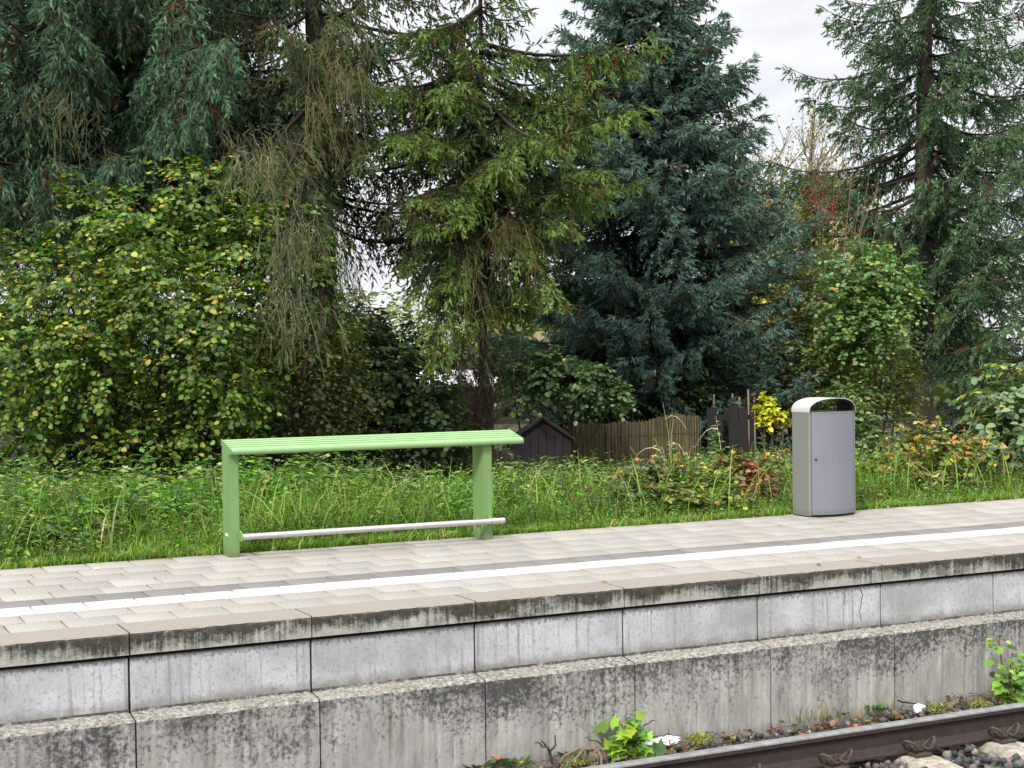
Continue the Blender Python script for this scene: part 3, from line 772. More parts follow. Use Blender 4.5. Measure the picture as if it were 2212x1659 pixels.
# ================================================================== spruces
def spruce(label, base, H, lean, zlist, lens, rng, fol, up0=0.1, nb=5, sag=.25, lift=.35, extra=(), wood='bark', r0=.22, group=None, cone=False, name='spruce_tree', back=0.75, wh=.3, ztop=7.6, twigs=(), sib=True):
    base = np.array(base, float); top = base+np.array([lean[0], lean[1], H])
    root = thing(name, tuple(base), label, 'tree', group)
    m = 14; tt = np.linspace(0, 1, m)
    pts = [base*(1-t)+top*t+np.array([math.sin(t*9)*.03, math.cos(t*7)*.03, 0]) for t in tt]
    trunk_part(root, pts, [r0*(1-t)**.85+.012+(.09*r0/.2 if i == 0 else 0) for i, t in enumerate(tt)], MAT[wood])
    curves = []; z = zlist[0]
    P_at = lambda z: base+(top-base)*((z-base[2])/H)
    while z < min(base[2]+H-.15, ztop+2.5):
        L = float(np.interp(z, zlist, lens))
        dense = z < ztop
        n = nb if dense else max(3, nb-2)
        a0 = rng.random()*6.28
        for k in range(n):
            az = a0+6.283*k/n+rng.normal()*.22
            d = np.array([math.cos(az), math.sin(az), 0]); toward = -d @ np.array([_fw[0], _fw[1], 0])
            Lk = L*rng.uniform(.72, 1.12)*(1 if toward > -.35 else back)
            P0 = P_at(z+rng.normal()*.05); P1 = P0+d*Lk+np.array([0, 0, up0*Lk+rng.normal()*.08*Lk])
            curves.append(curve(P0, P1, sag*Lk*rng.uniform(.6, 1.3), lift*Lk*.5, 14, rng))
        z += wh*(1 if dense else 1.8)*rng.uniform(.8, 1.2)
    for (z0, tip, sg, lf) in extra:
        tip = np.array(tip); p0 = P_at(z0)
        curves.append(curve(p0, tip, sg, lf, 16, rng))
        for q in ((.9,) if sib else ()):
            curves.append(curve(p0+np.array([0, 0, rng.normal()*.15]), p0+(tip-p0)*q+rng.normal(size=3)*.2, sg, lf, 16, rng))
    g = Geo()
    for cv in curves:
        L = np.linalg.norm(cv[-1]-cv[0])
        sticks(g, cv[None], (.05, .038, .028), .012+.011*L, .004)
    spruce_foliage(g, curves, rng, **fol)
    for (P, n, sp_, ln, col) in twigs: hanging_twigs(g, np.array(P), n, sp_, ln, rng, col)
    g.build('crown', [MAT['needle']], root)
    if cone:
        cs = [c for c in curves if np.linalg.norm(c[-1]-c[0]) > .5]; me = None
        for k in range(cone):
            cv = cs[rng.integers(len(cs))]; p = cv[rng.integers(9, 13)]+rng.normal(size=3)*.05
            if me is None:
                bm = bmesh.new(); tube(bm, [(0, 0, -.01), (.002, 0, -.03), (.003, .002, -.07), (.002, 0, -.11), (0, 0, -.14)], [.008, .019, .023, .018, .006], 8)
                me = bpy.data.meshes.new('cone'); bm.to_mesh(me); bm.free(); me.materials.append(MAT['cone'])
            o = bpy.data.objects.new('cone', me); C.objects.link(o); o.parent = root; o.location = Vector(p)-origin_of(root); o.rotation_euler = (rng.normal()*.15, rng.normal()*.15, rng.random()*6)
    return root

G0 = -.72
rg = np.random.default_rng
OL = (.18, .16, .09)
spruce('tall dark blue-green spruce at the far left with drooping curtained boughs', (2.5, 12.6, G0), 15, (.2, -.1), [3.7, 5.2, 7, 12], [3.3, 3.6, 3.4, 1.6], rg(1),
       dict(col=(.036, .074, .044), tip=(.115, .21, .135), l2=.62, ds=.085, hang=.95, l3=.13, ts=.07, dead=.07, flat=.55), up0=.02, nb=8, sag=.16, lift=.3, wood='barkd', r0=.24, wh=.28, ztop=6.8,
       extra=[(5.6, at(500, 75, 15.6), .1, .35), (5.2, at(470, 180, 15.9), .15, .3), (4.8, at(420, 230, 16), .2, .25), (5.9, at(130, 80, 16.4), .2, .2), (4.6, at(250, 330, 16.6), .25, .2), (4.3, at(80, 350, 16.8), .25, .1), (4.4, at(590, 330, 17.0), .2, .2)],
       twigs=[(at(170, 230, 16.6), 12, .12, 1.0, OL), (at(100, 210, 16.7), 9, .1, .8, OL)])
spruce('olive spruce in the left half with bare hanging twig fans, behind the yellowing hazel', (5.05, 11.0, G0), 14, (-.3, .1), [3.3, 5, 7, 12], [2.2, 2.6, 2.5, 1.2], rg(2),
       dict(col=(.05, .07, .035), tip=(.115, .15, .058), l2=.5, ds=.12, hang=.9, l3=.12, ts=.075, dead=.12, flat=.55, bare=.06, deadcol=(.09, .06, .03)), up0=.0, nb=5, sag=.12, lift=.25, wood='barkd', r0=.17, wh=.36, ztop=6.8,
       extra=[(5.2, at(640, 60, 16.8), .1, .3), (4.6, at(600, 400, 15.2), -.1, -.2), (4.1, at(622, 560, 14.9), -.35, -.4), (3.9, at(612, 740, 14.8), -.6, -.3), (5.6, at(760, 150, 17.2), .1, .1), (5, at(790, 330, 17.2), .1, .0)],
       twigs=[(at(540, 285, 16.4), 26, .28, .9, (.24, .22, .13)), (at(580, 340, 16.5), 22, .25, .9, (.2, .19, .12)), (at(735, 130, 17), 22, .35, 1.3, (.2, .165, .1)), (at(700, 210, 17), 24, .3, 1.0, (.2, .17, .1)), (at(760, 60, 17), 18, .5, .8, (.2, .17, .1)),
              (at(622, 480, 14.9), 34, .10, 1.2, (.15, .15, .1)), (at(615, 640, 14.8), 34, .16, .8, (.17, .16, .11)), (at(575, 330, 15.3), 30, .2, .8, (.2, .19, .12)), (at(690, 480, 17.6), 30, .25, 1.5, (.12, .08, .055)), (at(740, 560, 17.8), 26, .25, 1.2, (.11, .075, .05))])
spruce('yellow-green spruce in the middle with brown cones and a thin pointed top', (7.05, 10.6, G0), 7.55, (-.05, -.2), [2.2, 2.9, 3.6, 4.3, 5.2, 5.9, 6.6], [.7, 1.1, 1.5, 2.1, 1.8, .75, .25], rg(3),
       dict(col=(.055, .09, .03), tip=(.175, .26, .068), l2=.50, ds=.105, hang=.6, l3=.12, ts=.07, dead=.07, flat=.65), up0=-.08, nb=5, sag=.16, lift=.45, r0=.065, wh=.34, ztop=7.5, cone=44,
       extra=[(6.0, at(870, 60, 18.4), .1, .3), (5.4, at(800, 190, 18.2), .12, .2), (4.9, at(770, 300, 18), .1, .1), (5.6, at(1365, 88, 18.6), .12, .3), (5.1, at(1390, 222, 18.7), .2, .35), (4.6, at(1330, 240, 18.3), .2, .2), (4.2, at(1320, 395, 18.5), .1, .3), (3.9, at(1240, 480, 18.3), .1, .1), (3.6, at(1205, 640, 18.2), .0, -.5), (3.7, at(1130, 560, 18.1), .0, -.4),
              (3.6, at(935, 780, 17.8), -.5, -.4), (3.9, at(985, 620, 17.9), -.2, -.4), (4.6, at(860, 290, 17.4), .1, .3), (4.4, at(985, 465, 17.6), .1, .2), (4.1, at(880, 430, 17.4), .1, .1), (5.0, at(950, 180, 17.9), .1, .3), (4.3, at(1100, 330, 17.6), .1, .3), (4.7, at(1220, 300, 17.8), .1, .3), (3.4, at(1050, 700, 18.4), 0, -.3), (3.3, at(900, 640, 18.0), -.1, -.4)],
       twigs=[(at(1110, 480, 18.2), 30, .3, 1.1, (.13, .085, .05)), (at(1010, 560, 18.4), 26, .3, 1.2, (.2, .17, .1)), (at(880, 430, 17.8), 26, .3, 1.0, (.12, .1, .06)), (at(1000, 720, 19), 40, .5, 1.2, (.12, .085, .06))])
spruce('broad dense blue spruce right of the middle with layered grey-blue skirts to the fence', (11.2, 12.9, G0), 11, (-.1, 0), [.0, .8, 2.0, 3.4, 4.6, 6.3, 10], [2.2, 2.75, 2.85, 2.5, 2.05, 1.35, .25], rg(4),
       dict(col=(.046, .088, .080), tip=(.165, .26, .24), l2=.42, ds=.08, hang=.42, l3=.12, ts=.062, dead=.04, flat=.85, nl=.030, nw=.0085), up0=.02, nb=11, sag=.1, lift=.4, wood='barkd', r0=.16, wh=.24, ztop=7.2, name='blue_spruce',
       extra=[(5.1, at(1622, 125, 23.2), .0, .3), (4.9, at(1212, 60, 23), .1, .2), (5.6, at(1555, 60, 23), .05, .2)])
spruce('tall Norway spruce at the right with a bare lower trunk and upturned bough tips', (17.0, 13.3, G0), 13.5, (.45, .1), [2.7, 3.0, 3.6, 5.2, 6.5, 10], [2.1, 2.5, 2.8, 2.75, 2.35, 1.2], rg(5),
       dict(col=(.045, .092, .052), tip=(.14, .235, .12), l2=.5, ds=.085, hang=.62, l3=.115, ts=.07, dead=.03, flat=.65, nl=.030, nw=.0085), sib=False, up0=-.02, nb=6, sag=.12, lift=.5, r0=.23, wh=.345, ztop=7.8,
       extra=[(2.7, at(2150, 395, 24), .1, .3), (2.2, at(2090, 470, 24.3), .1, .3), (1.3, at(2160, 540, 23.6), .1, .25), (1.5, at(2190, 690, 23.6), .2, .3), (3.4, at(2120, 300, 24.4), .1, .3), (1.2, at(2140, 790, 24.3), .1, .1), (2.2, at(1930, 480, 24.8), .1, .2), (1.0, at(2230, 620, 24.5), .1, .2), (1.7, at(2100, 640, 25), .1, .2)])
spruce('dark spruce in the background beyond the two left spruces', (3.8, 18.5, G0), 14, (0, 0), [1.5, 4, 8, 12], [2.6, 2.9, 2.3, .9], rg(6),
       dict(col=(.04, .062, .042), tip=(.08, .11, .07), l2=.6, ds=.17, hang=.8, l3=.16, ts=.12, nl=.04, nw=.01), nb=6, wood='barkd', r0=.2, wh=.5, ztop=7.5)
spruce('dark spruce at the far left edge beyond the hazel', (-.2, 14.5, G0), 14, (0, 0), [1.6, 4, 8, 12], [2.2, 2.6, 2.3, .9], rg(8),
       dict(col=(.04, .062, .045), tip=(.08, .11, .08), l2=.6, ds=.14, hang=.85, l3=.15, ts=.10, nl=.036, nw=.008), nb=5, wood='barkd', r0=.2, wh=.45, ztop=7)
spruce('dark spruce half out of the picture behind the right spruce', (24.5, 17.5, G0), 13, (0, 0), [.6, 4, 8, 12], [2.6, 2.7, 2.0, .9], rg(7),
       dict(col=(.038, .062, .045), tip=(.09, .13, .085), l2=.6, ds=.17, hang=.7, l3=.16, ts=.12, nl=.04, nw=.01), nb=6, r0=.2, wh=.5, ztop=8)

# ================================================================== leafy shrubs
def shrub(label, base, lobes, pal, rng, L=.07, kind='oval', name='shrub', cat='shrub', k=9, shoot=.38, droop=.45, group=None, autumn=None, pa=.0, stem_r=.018, wood='twigd', inner=.35, fold=.25, tilt=.5, mat='leaf', woodc=(.06, .045, .03)):
    root = thing(name, tuple(base), label, cat, group)
    g = Geo(); base = np.array(base, float)
    bm = bmesh.new()
    for (c, rad, n) in lobes:
        c = np.array(c, float); rad = np.array([rad]*3 if np.isscalar(rad) else rad)
        v = unit(rng.normal(size=(n, 3))); rr = rng.random((n, 1))**.55
        rr = np.where(rng.random((n, 1)) < inner, rr*.6, .55+.45*rr)
        P = c+v*rad*rr*.85
        d = unit(v*.9+np.array([0, 0, .35])+rng.normal(size=(n, 3))*.35)
        Ls = shoot*(.5+.8*rng.random(n))*min(1, rad.mean()/.35+.25)
        u = np.linspace(0, 1, 5)[None, :, None]
        Q = P[:, None]+d[:, None]*Ls[:, None, None]*u-np.array([0, 0, 1.])*droop*Ls[:, None, None]*u**2
        sticks(g, Q, woodc, .0035, .0015)
        t = (np.arange(k)[None]+.3+.6*rng.random((n, k)))/k
        x = np.clip(t*4, 0, 3.999); i0 = x.astype(int); fr = (x-i0)[..., None]; ii = np.arange(n)[:, None]
        B = (Q[ii, i0]*(1-fr)+Q[ii, i0+1]*fr).reshape(-1, 3)
        dd = unit(Q[ii, i0+1]-Q[ii, i0]).reshape(-1, 3)
        sgn = np.tile(np.where(np.arange(k) % 2, 1., -1.), n)[:, None]
        sd = unit(np.cross(dd, np.array([0, 0, 1.]))+1e-6)
        ld = unit(dd*.45+sd*sgn*.9+np.array([0, 0, -.35*tilt])+rng.normal(size=B.shape)*.3)
        up = unit(np.array([0, 0, 1.])+np.repeat(v, k, 0)*tilt+rng.normal(size=B.shape)*.3)
        col = palette(rng, n*k, pal, .18)*np.repeat(np.clip(1+.22*rng.normal(size=(n, 1)), .45, 1.7), k, 0)*rng.uniform(.8, 1.2)
        if autumn is not None:
            pr = pa*(.1+1.9*(v[:, 2] > .1)*(rr[:, 0] > .6)*rng.random(n))
            mk = rng.random(n*k) < np.repeat(pr, k)
            col[mk] = palette(rng, mk.sum(), autumn, .15)
        leaves(g, B+ld*.008, ld, up, L*(.6+.7*rng.random(n*k)), col, kind, fold)
        p0 = base+np.array([rng.normal()*.12, rng.normal()*.12, 0]); mid = (p0+c)/2+np.array([rng.normal()*.1, rng.normal()*.1, .15])
        tube(bm, [p0*(1-s)**2+mid*2*s*(1-s)+c*s*s for s in np.linspace(0, 1, 8)], [stem_r*(1-.6*s) for s in np.linspace(0, 1, 8)], 6)
    from_bm('stem', bm, [MAT[wood]], root, True)
    g.build('foliage', [MAT[mat]], root)
    return root
def gbase(x, d, y=1000):
    p = at(x, y, d); p[2] = gz(p[0], p[1])-.05; return p
def LB(*a): return [(at(x, y, d), r, n) for (x, y, d, r, n) in a]
YEL = [(3, (.40, .335, .05)), (3, (.30, .28, .045)), (.5, (.40, .23, .045))]
HZ = [(5, (.07, .135, .022)), (4, (.115, .185, .03)), (2.4, (.23, .25, .045)), (2, (.04, .085, .02))]
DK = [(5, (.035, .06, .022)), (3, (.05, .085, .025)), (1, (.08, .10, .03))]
shrub('broad hazel with yellowing leaves left of and above the bench', gbase(330, 16), LB(
    (425, 425, 15.9, .38, 100), (300, 505, 15.7, .44, 130), (535, 530, 15.7, .42, 120), (135, 625, 15.6, .46, 140), (360, 640, 15.1, .5, 190), (480, 690, 15.0, .42, 150), (645, 590, 15.9, .34, 80), (40, 735, 15.3, .45, 130),
    (215, 770, 15.1, .46, 150), (420, 800, 15.2, .38, 120), (20, 590, 16.5, .38, 60), (585, 650, 15.9, .34, 80), (610, 470, 16.3, .28, 50), (190, 470, 16.5, .36, 60), (110, 850, 15.5, .38, 80), (310, 870, 15.7, .38, 80), (-60, 650, 15.8, .5, 90), (490, 850, 15.1, .26, 70),
    (330, 570, 16.5, .55, 60), (200, 690, 16.5, .55, 60), (450, 620, 16.6, .5, 55), (90, 790, 16.5, .5, 60), (200, 950, 15.6, .34, 60), (330, 960, 15.5, .34, 60), (430, 930, 15.6, .32, 50), (80, 950, 15.7, .34, 50), (270, 1010, 15.3, .25, 36), (390, 1000, 15.3, .25, 36)),
      HZ, rg(20), L=.058, k=11, name='hazel_bush', cat='bush', autumn=YEL, pa=.15, stem_r=.026, wood='barkd', shoot=.42, inner=.15, tilt=.65)
shrub('small-leaved olive bush under the hanging spruce twigs left of the middle', gbase(680, 17), LB((680, 700, 16.6, .45, 170), (640, 800, 16.4, .45, 170), (720, 820, 16.8, .4, 140), (600, 720, 16.8, .4, 100), (700, 900, 16.8, .4, 110)),
      [(4, (.075, .09, .025)), (3, (.11, .12, .03)), (1, (.16, .15, .04))], rg(21), L=.05, name='olive_bush', cat='bush', autumn=YEL, pa=.12)
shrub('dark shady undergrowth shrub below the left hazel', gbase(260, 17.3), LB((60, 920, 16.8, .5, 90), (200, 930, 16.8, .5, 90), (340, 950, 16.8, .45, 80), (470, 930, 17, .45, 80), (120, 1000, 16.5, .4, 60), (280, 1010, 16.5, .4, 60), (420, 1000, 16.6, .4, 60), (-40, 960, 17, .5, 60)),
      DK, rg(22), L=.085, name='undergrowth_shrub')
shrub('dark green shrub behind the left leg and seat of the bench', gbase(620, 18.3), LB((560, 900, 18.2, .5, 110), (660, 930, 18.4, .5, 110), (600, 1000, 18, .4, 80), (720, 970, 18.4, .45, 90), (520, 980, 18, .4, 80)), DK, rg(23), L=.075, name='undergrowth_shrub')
shrub('dark green leafy bush beneath the hanging middle spruce boughs', gbase(840, 19), LB((770, 740, 18.9, .5, 130), (850, 780, 18.7, .55, 150), (920, 860, 18.8, .5, 130), (800, 870, 18.7, .5, 130), (870, 930, 18.8, .5, 110), (950, 950, 19, .45, 80), (760, 950, 19, .4, 80)),
      [(5, (.05, .085, .035)), (3, (.075, .12, .045)), (.7, (.13, .15, .05))], rg(24), L=.075, name='dark_bush', cat='bush')
shrub('spreading grey-green hazel branch over the black shed', gbase(1200, 20.6), LB((1130, 795, 19.5, .22, 60), (1200, 798, 19.3, .24, 90), (1270, 822, 19.2, .2, 80), (1335, 850, 19.3, .12, 36), (1170, 825, 19.4, .14, 40), (1240, 838, 19.3, .14, 40), (1100, 780, 19.9, .25, 40)),
      [(5, (.07, .115, .05)), (3, (.105, .16, .07)), (1, (.14, .18, .06))], rg(25), L=.065, name='hazel_branch_bush', cat='bush', shoot=.3, autumn=YEL, pa=.04)
shrub('dark evergreen hedge bush above the reed screen', gbase(1380, 22), LB((1290, 865, 22.5, .32, 80), (1370, 858, 22.6, .34, 90), (1450, 850, 22.8, .34, 90), (1500, 850, 23, .3, 60), (1230, 870, 22.4, .3, 60)), DK, rg(26), L=.06, name='hedge_bush', cat='bush')
shrub('mid-green leafy bush left of the right spruce trunk', gbase(1880, 25.5), LB((1860, 590, 22.8, .4, 110), (1930, 600, 22.8, .36, 100), (1830, 660, 22.6, .42, 110), (1925, 660, 22.8, .36, 90), (1880, 700, 22.4, .36, 90), (1840, 740, 22.4, .3, 60)),
      [(5, (.09, .165, .06)), (3, (.13, .22, .08)), (1, (.2, .26, .07))], rg(27), L=.07, name='green_bush', cat='bush', shoot=.45, autumn=YEL, pa=.05)
shrub('brownish twiggy thicket behind the litter bin', gbase(1860, 23.6), LB((1780, 620, 23.7, 0.56, 110), (1860, 760, 23.2, 0.68, 170), (1770, 770, 23.2, 0.56, 130), (1920, 800, 24.5, 0.48, 110), (1820, 870, 22.9, 0.56, 110), (1720, 860, 23.1, 0.40, 80), (1730, 700, 23.9, 0.48, 90)),
      [(4, (.075, .11, .036)), (3, (.11, .14, .045)), (1.2, (.13, .09, .05)), (1, (.18, .2, .06))], rg(28), L=.065, name='twiggy_thicket', cat='thicket', shoot=.6)
shrub('yellow-leaved shrub between the bin and the right spruce trunk', gbase(1910, 26), LB((1890, 850, 25.6, .35, 80), (1930, 860, 25.6, .33, 80), (1860, 880, 25.5, .3, 60), (1935, 820, 25.8, .27, 50)),
      [(3, (.12, .15, .04)), (2, (.36, .31, .05)), (2, (.22, .23, .05)), (.4, (.6, .16, .05))], rg(29), L=.075, name='yellow_shrub')
shrub('grey-green shrub with rounded leaves at the right picture edge', gbase(2180, 16.5), LB((2185, 850, 16.2, .3, 34), (2200, 920, 16, .36, 50), (2135, 910, 16, .2, 24), (2210, 980, 15.8, .3, 40), (2150, 970, 15.8, .25, 30)),
      [(5, (.11, .16, .10)), (3, (.15, .20, .12)), (.5, (.4, .33, .06))], rg(30), L=.085, name='round_leaved_shrub', tilt=.8)
shrub('dark evergreen shrub right of the right spruce trunk', gbase(2110, 28.6), LB((2095, 900, 28.6, .5, 100), (2160, 880, 28.6, .6, 110), (2060, 930, 28.6, .4, 60), (2200, 940, 27, .5, 80)), DK, rg(31), L=.07, name='evergreen_shrub')
shrub('green bush rising just right of the litter bin', gbase(1855, 20.5), LB((1850, 920, 20.2, .26, 70), (1865, 970, 20, .3, 80), (1840, 870, 20.5, .22, 50)), [(5, (.07, .12, .04)), (3, (.11, .16, .05))], rg(32), L=.06, name='green_bush', cat='bush', autumn=YEL, pa=.06)
shrub('bright yellow bush between the black gate and the bin', gbase(1660, 21.7), LB((1652, 872, 21.7, .09, 22), (1666, 892, 21.6, .08, 18), (1650, 908, 21.7, .08, 16), (1690, 900, 21.6, .07, 12)),
      [(3, (.62, .52, .035)), (2, (.50, .45, .05)), (.6, (.2, .26, .04))], rg(33), L=.07, name='yellow_bush', cat='bush', shoot=.22)
shrub('dark hedge shrub just left of the litter bin', gbase(1700, 25), LB((1690, 860, 24.6, .35, 70), (1705, 920, 24.4, .3, 60), (1660, 830, 25, .3, 50)), [(4, (.06, .085, .03)), (2, (.1, .12, .04))], rg(34), L=.065, name='hedge_shrub')
shrub('golden autumn tree in the gap left of the right spruce', gbase(1730, 36), LB((1740, 470, 36, .7, 80), (1700, 560, 36, .8, 90), (1790, 540, 36, .7, 80), (1840, 440, 36.5, .6, 60), (1680, 650, 36, .8, 90), (1900, 500, 37, .7, 70)),
      [(3, (.25, .21, .07)), (2, (.33, .27, .08)), (2, (.15, .17, .06))], rg(35), L=.12, name='autumn_tree', cat='tree', shoot=.7, k=8, stem_r=.05)
shrub('pale green tree far behind the gap under the middle spruce', gbase(960, 38), LB((800, 690, 38, .9, 90), (900, 700, 38, .8, 80), (1000, 700, 38, .8, 80), (1080, 670, 39, .8, 70), (960, 760, 37, .8, 80)),
      [(3, (.17, .2, .07)), (2, (.24, .25, .08)), (2, (.11, .14, .05))], rg(36), L=.12, name='pale_green_tree', cat='tree', shoot=.7, k=8, stem_r=.05)

# far wood closing the view between and under the trees
def far_wood():
    g = Geo(); r = rg(40); n = 26000
    az = r.uniform(-.45, .42, n); dd = r.uniform(48, 70, n)
    top = 1.3+1.5*np.sin(az*9+1)*.6+.8*np.sin(az*31)+.5*np.sin(az*67+2)
    zz = G0+r.random(n)**.8*(top+1.6)
    f2 = unit(np.array([_fw[0], _fw[1], 0])); s2 = np.array([f2[1], -f2[0], 0])
    P = CAM*np.array([1, 1, 0])+f2*dd[:, None]+s2*(np.tan(az)*dd)[:, None]; P[:, 2] = zz
    d = unit(r.normal(size=(n, 3))); 
    leaves(g, P, d, perp(d, r), .42*(.5+r.random(n)), palette(r, n, [(3, (.09, .11, .04)), (3, (.13, .14, .06)), (2, (.18, .17, .07)), (1, (.06, .085, .035))]), 'oval')
    tag(g.build('far_wood', [MAT['leaf']]), kind='stuff', label='low far wood seen between and under the trees', cat='wood')
far_wood()

def bare_tree(label, base, H, spread, n, rng, col, name='bare_tree', group=None, r=.03, cat='tree', berries=None, leafpal=None, tips=None, kids=12):
    root = thing(name, tuple(base), label, cat, group); base = np.array(base, float); g = Geo(); m = 9
    u = np.linspace(0, 1, m)[None, :, None]
    if tips is None:
        a = rng.uniform(0, 6.28, n); tips = base+np.stack([np.cos(a)*spread*rng.random(n), np.sin(a)*spread*rng.random(n), H*rng.uniform(.65, 1, n)], 1)
    n = len(tips)
    Q = base+(tips-base)[:, None]*np.concatenate([u**1.35, u**1.35, u], -1)+np.cumsum(rng.normal(size=(n, m, 3))*.018*H/5, 1)
    sticks(g, Q, np.array(col)*(.7+.6*rng.random((n, 1))), r, r*.25)
    cur = Q; rr = r*.5; ends = []
    for lev in range(2):
        kk = kids; N = len(cur)
        i = rng.integers(2, m-1, (N, kk)); B = cur[np.arange(N)[:, None], i].reshape(-1, 3)
        d0 = unit(cur[:, -1]-cur[:, 0]); d = unit(np.repeat(d0, kk, 0)*.9+rng.normal(size=(N*kk, 3))*.5+np.array([0, 0, .3]))
        L = H*(.22 if lev == 0 else .10)*(.4+.8*rng.random(N*kk))
        cur = B[:, None]+d[:, None]*L[:, None, None]*u+np.cumsum(rng.normal(size=(N*kk, m, 3))*.012*H/5, 1)
        sticks(g, cur[:, ::2], np.array(col)*(.7+.6*rng.random((N*kk, 1))), rr, rr*.4); rr *= .55
        ends.append(cur[:, -1]); ends.append(cur[:, m//2])
    g.build('branches', [MAT['stone']], root)
    E = np.concatenate(ends)
    if leafpal:
        gl = Geo(); q = np.repeat(E, 2, 0)+rng.normal(size=(2*len(E), 3))*.05; d = unit(rng.normal(size=q.shape))
        leaves(gl, q, d, perp(d, rng), .07*(.5+rng.random(len(q))), palette(rng, len(q), leafpal), 'oval'); gl.build('foliage', [MAT['leaf']], root)
    if berries:
        gb = Geo()
        for c in berries:
            nn = 70; P = np.array(c)+rng.normal(size=(nn, 3))*np.array([.12, .12, .13])
            put_stones(gb, P, rng.uniform(.012, .022, nn), rng, [(1, (.30, .03, .035)), (1, (.22, .03, .05))])
        gb.build('berries', [MAT['stone']], root)['kind'] = 'stuff'
    return root
r_ = rg(50)
for (x, d, yt, sp, lb) in ((1640, 42, 250, 2.2, 'pale leafless tree in the sky gap, just right of the blue spruce'), (1700, 44, 300, 2.0, 'pale leafless tree in the sky gap, just left of the right spruce'), (1570, 46, 380, 1.6, 'pale leafless tree mostly hidden behind the blue spruce')):
    b = gbase(x, d); bare_tree(lb, b, at(x, yt, d)[2]-b[2], sp, 12, r_, (.22, .17, .12), group='leafless trees in the distance', r=.05, leafpal=[(2, (.3, .24, .08)), (1, (.22, .2, .09))])
b = gbase(1785, 24.3); 
bare_tree('tall bare shrub with dark red berry clusters between the blue and right spruces', b, 4.5, .8, 9, rg(51), (.22, .15, .095), name='berry_shrub', cat='shrub', r=.016,
          tips=np.array([at(x, y, d) for x, y, d in ((1750, 430, 24.3), (1768, 400, 24), (1812, 350, 24), (1885, 330, 24), (1850, 345, 24.2), (1730, 520, 24.5), (1900, 440, 24.1), (1835, 460, 24.4), (1700, 470, 24.6))]),
          kids=6, berries=[at(1765, 400, 24), at(1755, 430, 24.1), at(1800, 435, 24.2), at(1790, 460, 24.2)], leafpal=None)
b = gbase(1010, 20.5)
bare_tree('tangle of dead brown stems left of the black shed', b, 2.4, .9, 22, rg(52), (.12, .085, .06), name='dead_thicket', cat='thicket', r=.012)

# ================================================================== garden edge: screen, hut, gate, stakes, wire fence
def reed_screen(label, p0, p1, tops, n, rng):
    root = thing('reed_screen', tuple((p0+p1)/2*np.array([1, 1, 0])+np.array([0, 0, G0])), label, 'screen fence')
    g = Geo(); t = (np.arange(n)+rng.random(n)*.6)/n
    x = p0[None]*(1-t[:, None])+p1[None]*t[:, None]
    zt = np.interp(t, np.linspace(0, 1, len(tops)), tops)+rng.normal(size=n)*.012
    nrm = np.array([-(p1-p0)[1], (p1-p0)[0], 0]); nrm /= np.linalg.norm(nrm)
    x = x+nrm*rng.normal(size=(n, 1))*.012
    B = x.copy(); B[:, 2] = G0-.05; T = x.copy(); T[:, 2] = zt; T += rng.normal(size=(n, 3))*np.array([.008, .008, 0])
    Q = np.stack([B*(1-u)+T*u for u in (0, .35, .7, 1)], 1)+rng.normal(size=(n, 4, 3))*.004
    sticks(g, Q, np.array((.15, .12, .065))*(.5+.9*rng.random((n, 1))), .0105, .008)
    g.build('reeds', [MAT['reed']], root)
    gw = Geo()
    for z in (.15, .38, .62, .86):
        P = np.stack([p0*(1-u)+p1*u for u in np.linspace(0, 1, 12)])-nrm*.03*np.sign(nrm@_fw); P[:, 2] = G0+z*(tops[0]-G0)+rng.normal(size=12)*.01
        sticks(gw, P[None], (.05, .04, .03), .003, .003)
    gw.build('binding_wire', [MAT['stone']], root)
reed_screen('weathered brown reed screen between the black shed and the black board gate', at(1236, 930, 20.2), at(1512, 920, 21.2), [.50, .52, .49, .51, .50, .50, .55, .60, .56, .55], 330, rg(60))
reed_screen('low piece of reed screen seen under the right end of the bench', at(930, 975, 19.4), at(1105, 975, 19.6), [.20, .18, .22, .2], 190, rg(61))

def board(bm, c, ux, w, t, z0, z1, uy):
    q = [c-ux*w/2-uy*t/2, c+ux*w/2-uy*t/2, c+ux*w/2+uy*t/2, c-ux*w/2+uy*t/2]
    A = [bm.verts.new((p[0], p[1], z0)) for p in q]; B = [bm.verts.new((p[0], p[1], z1)) for p in q]
    for i in range(4): bm.faces.new((A[i], A[(i+1) % 4], B[(i+1) % 4], B[i]))
    bm.faces.new(A[::-1]); bm.faces.new(B)
UX = np.array([_r[0], _r[1], 0]); UY = np.array([-UX[1], UX[0], 0])
# black shed with gable roof
c0 = at(1172, 930, 19.6); shed = thing('garden_shed', (c0[0], c0[1], G0), 'small black gabled wooden shed behind the right end of the bench', 'shed')
bm = bmesh.new(); rr = random.Random(8)
Wd, ev, rd = .74, .36, .60
nb_ = 7
for sgn, dep in ((1, 0.0), (1, .8)):
    for i in range(nb_):
        a, b = -Wd/2+Wd*i/nb_, -Wd/2+Wd*(i+1)/nb_-.006; d = dep+rr.uniform(0, .008)
        zt = lambda u: ev+(rd-ev)*(1-abs(u)/(Wd/2))
        pts = [(a, G0), (b, G0), (b, zt(b)), (a, zt(a))]
        if a < 0 < b: pts = [(a, G0), (b, G0), (b, zt(b)), (0, rd), (a, zt(a))]
        A = [bm.verts.new(tuple(c0*np.array([1, 1, 0])+UX*u+UY*d+np.array([0, 0, z]))) for u, z in pts]
        B = [bm.verts.new(tuple(c0*np.array([1, 1, 0])+UX*u+UY*(d+.018)+np.array([0, 0, z]))) for u, z in pts]
        k = len(A)
        for q in range(k): bm.faces.new((A[q], A[(q+1) % k], B[(q+1) % k], B[q]))
        bm.faces.new(A[::-1]); bm.faces.new(B)
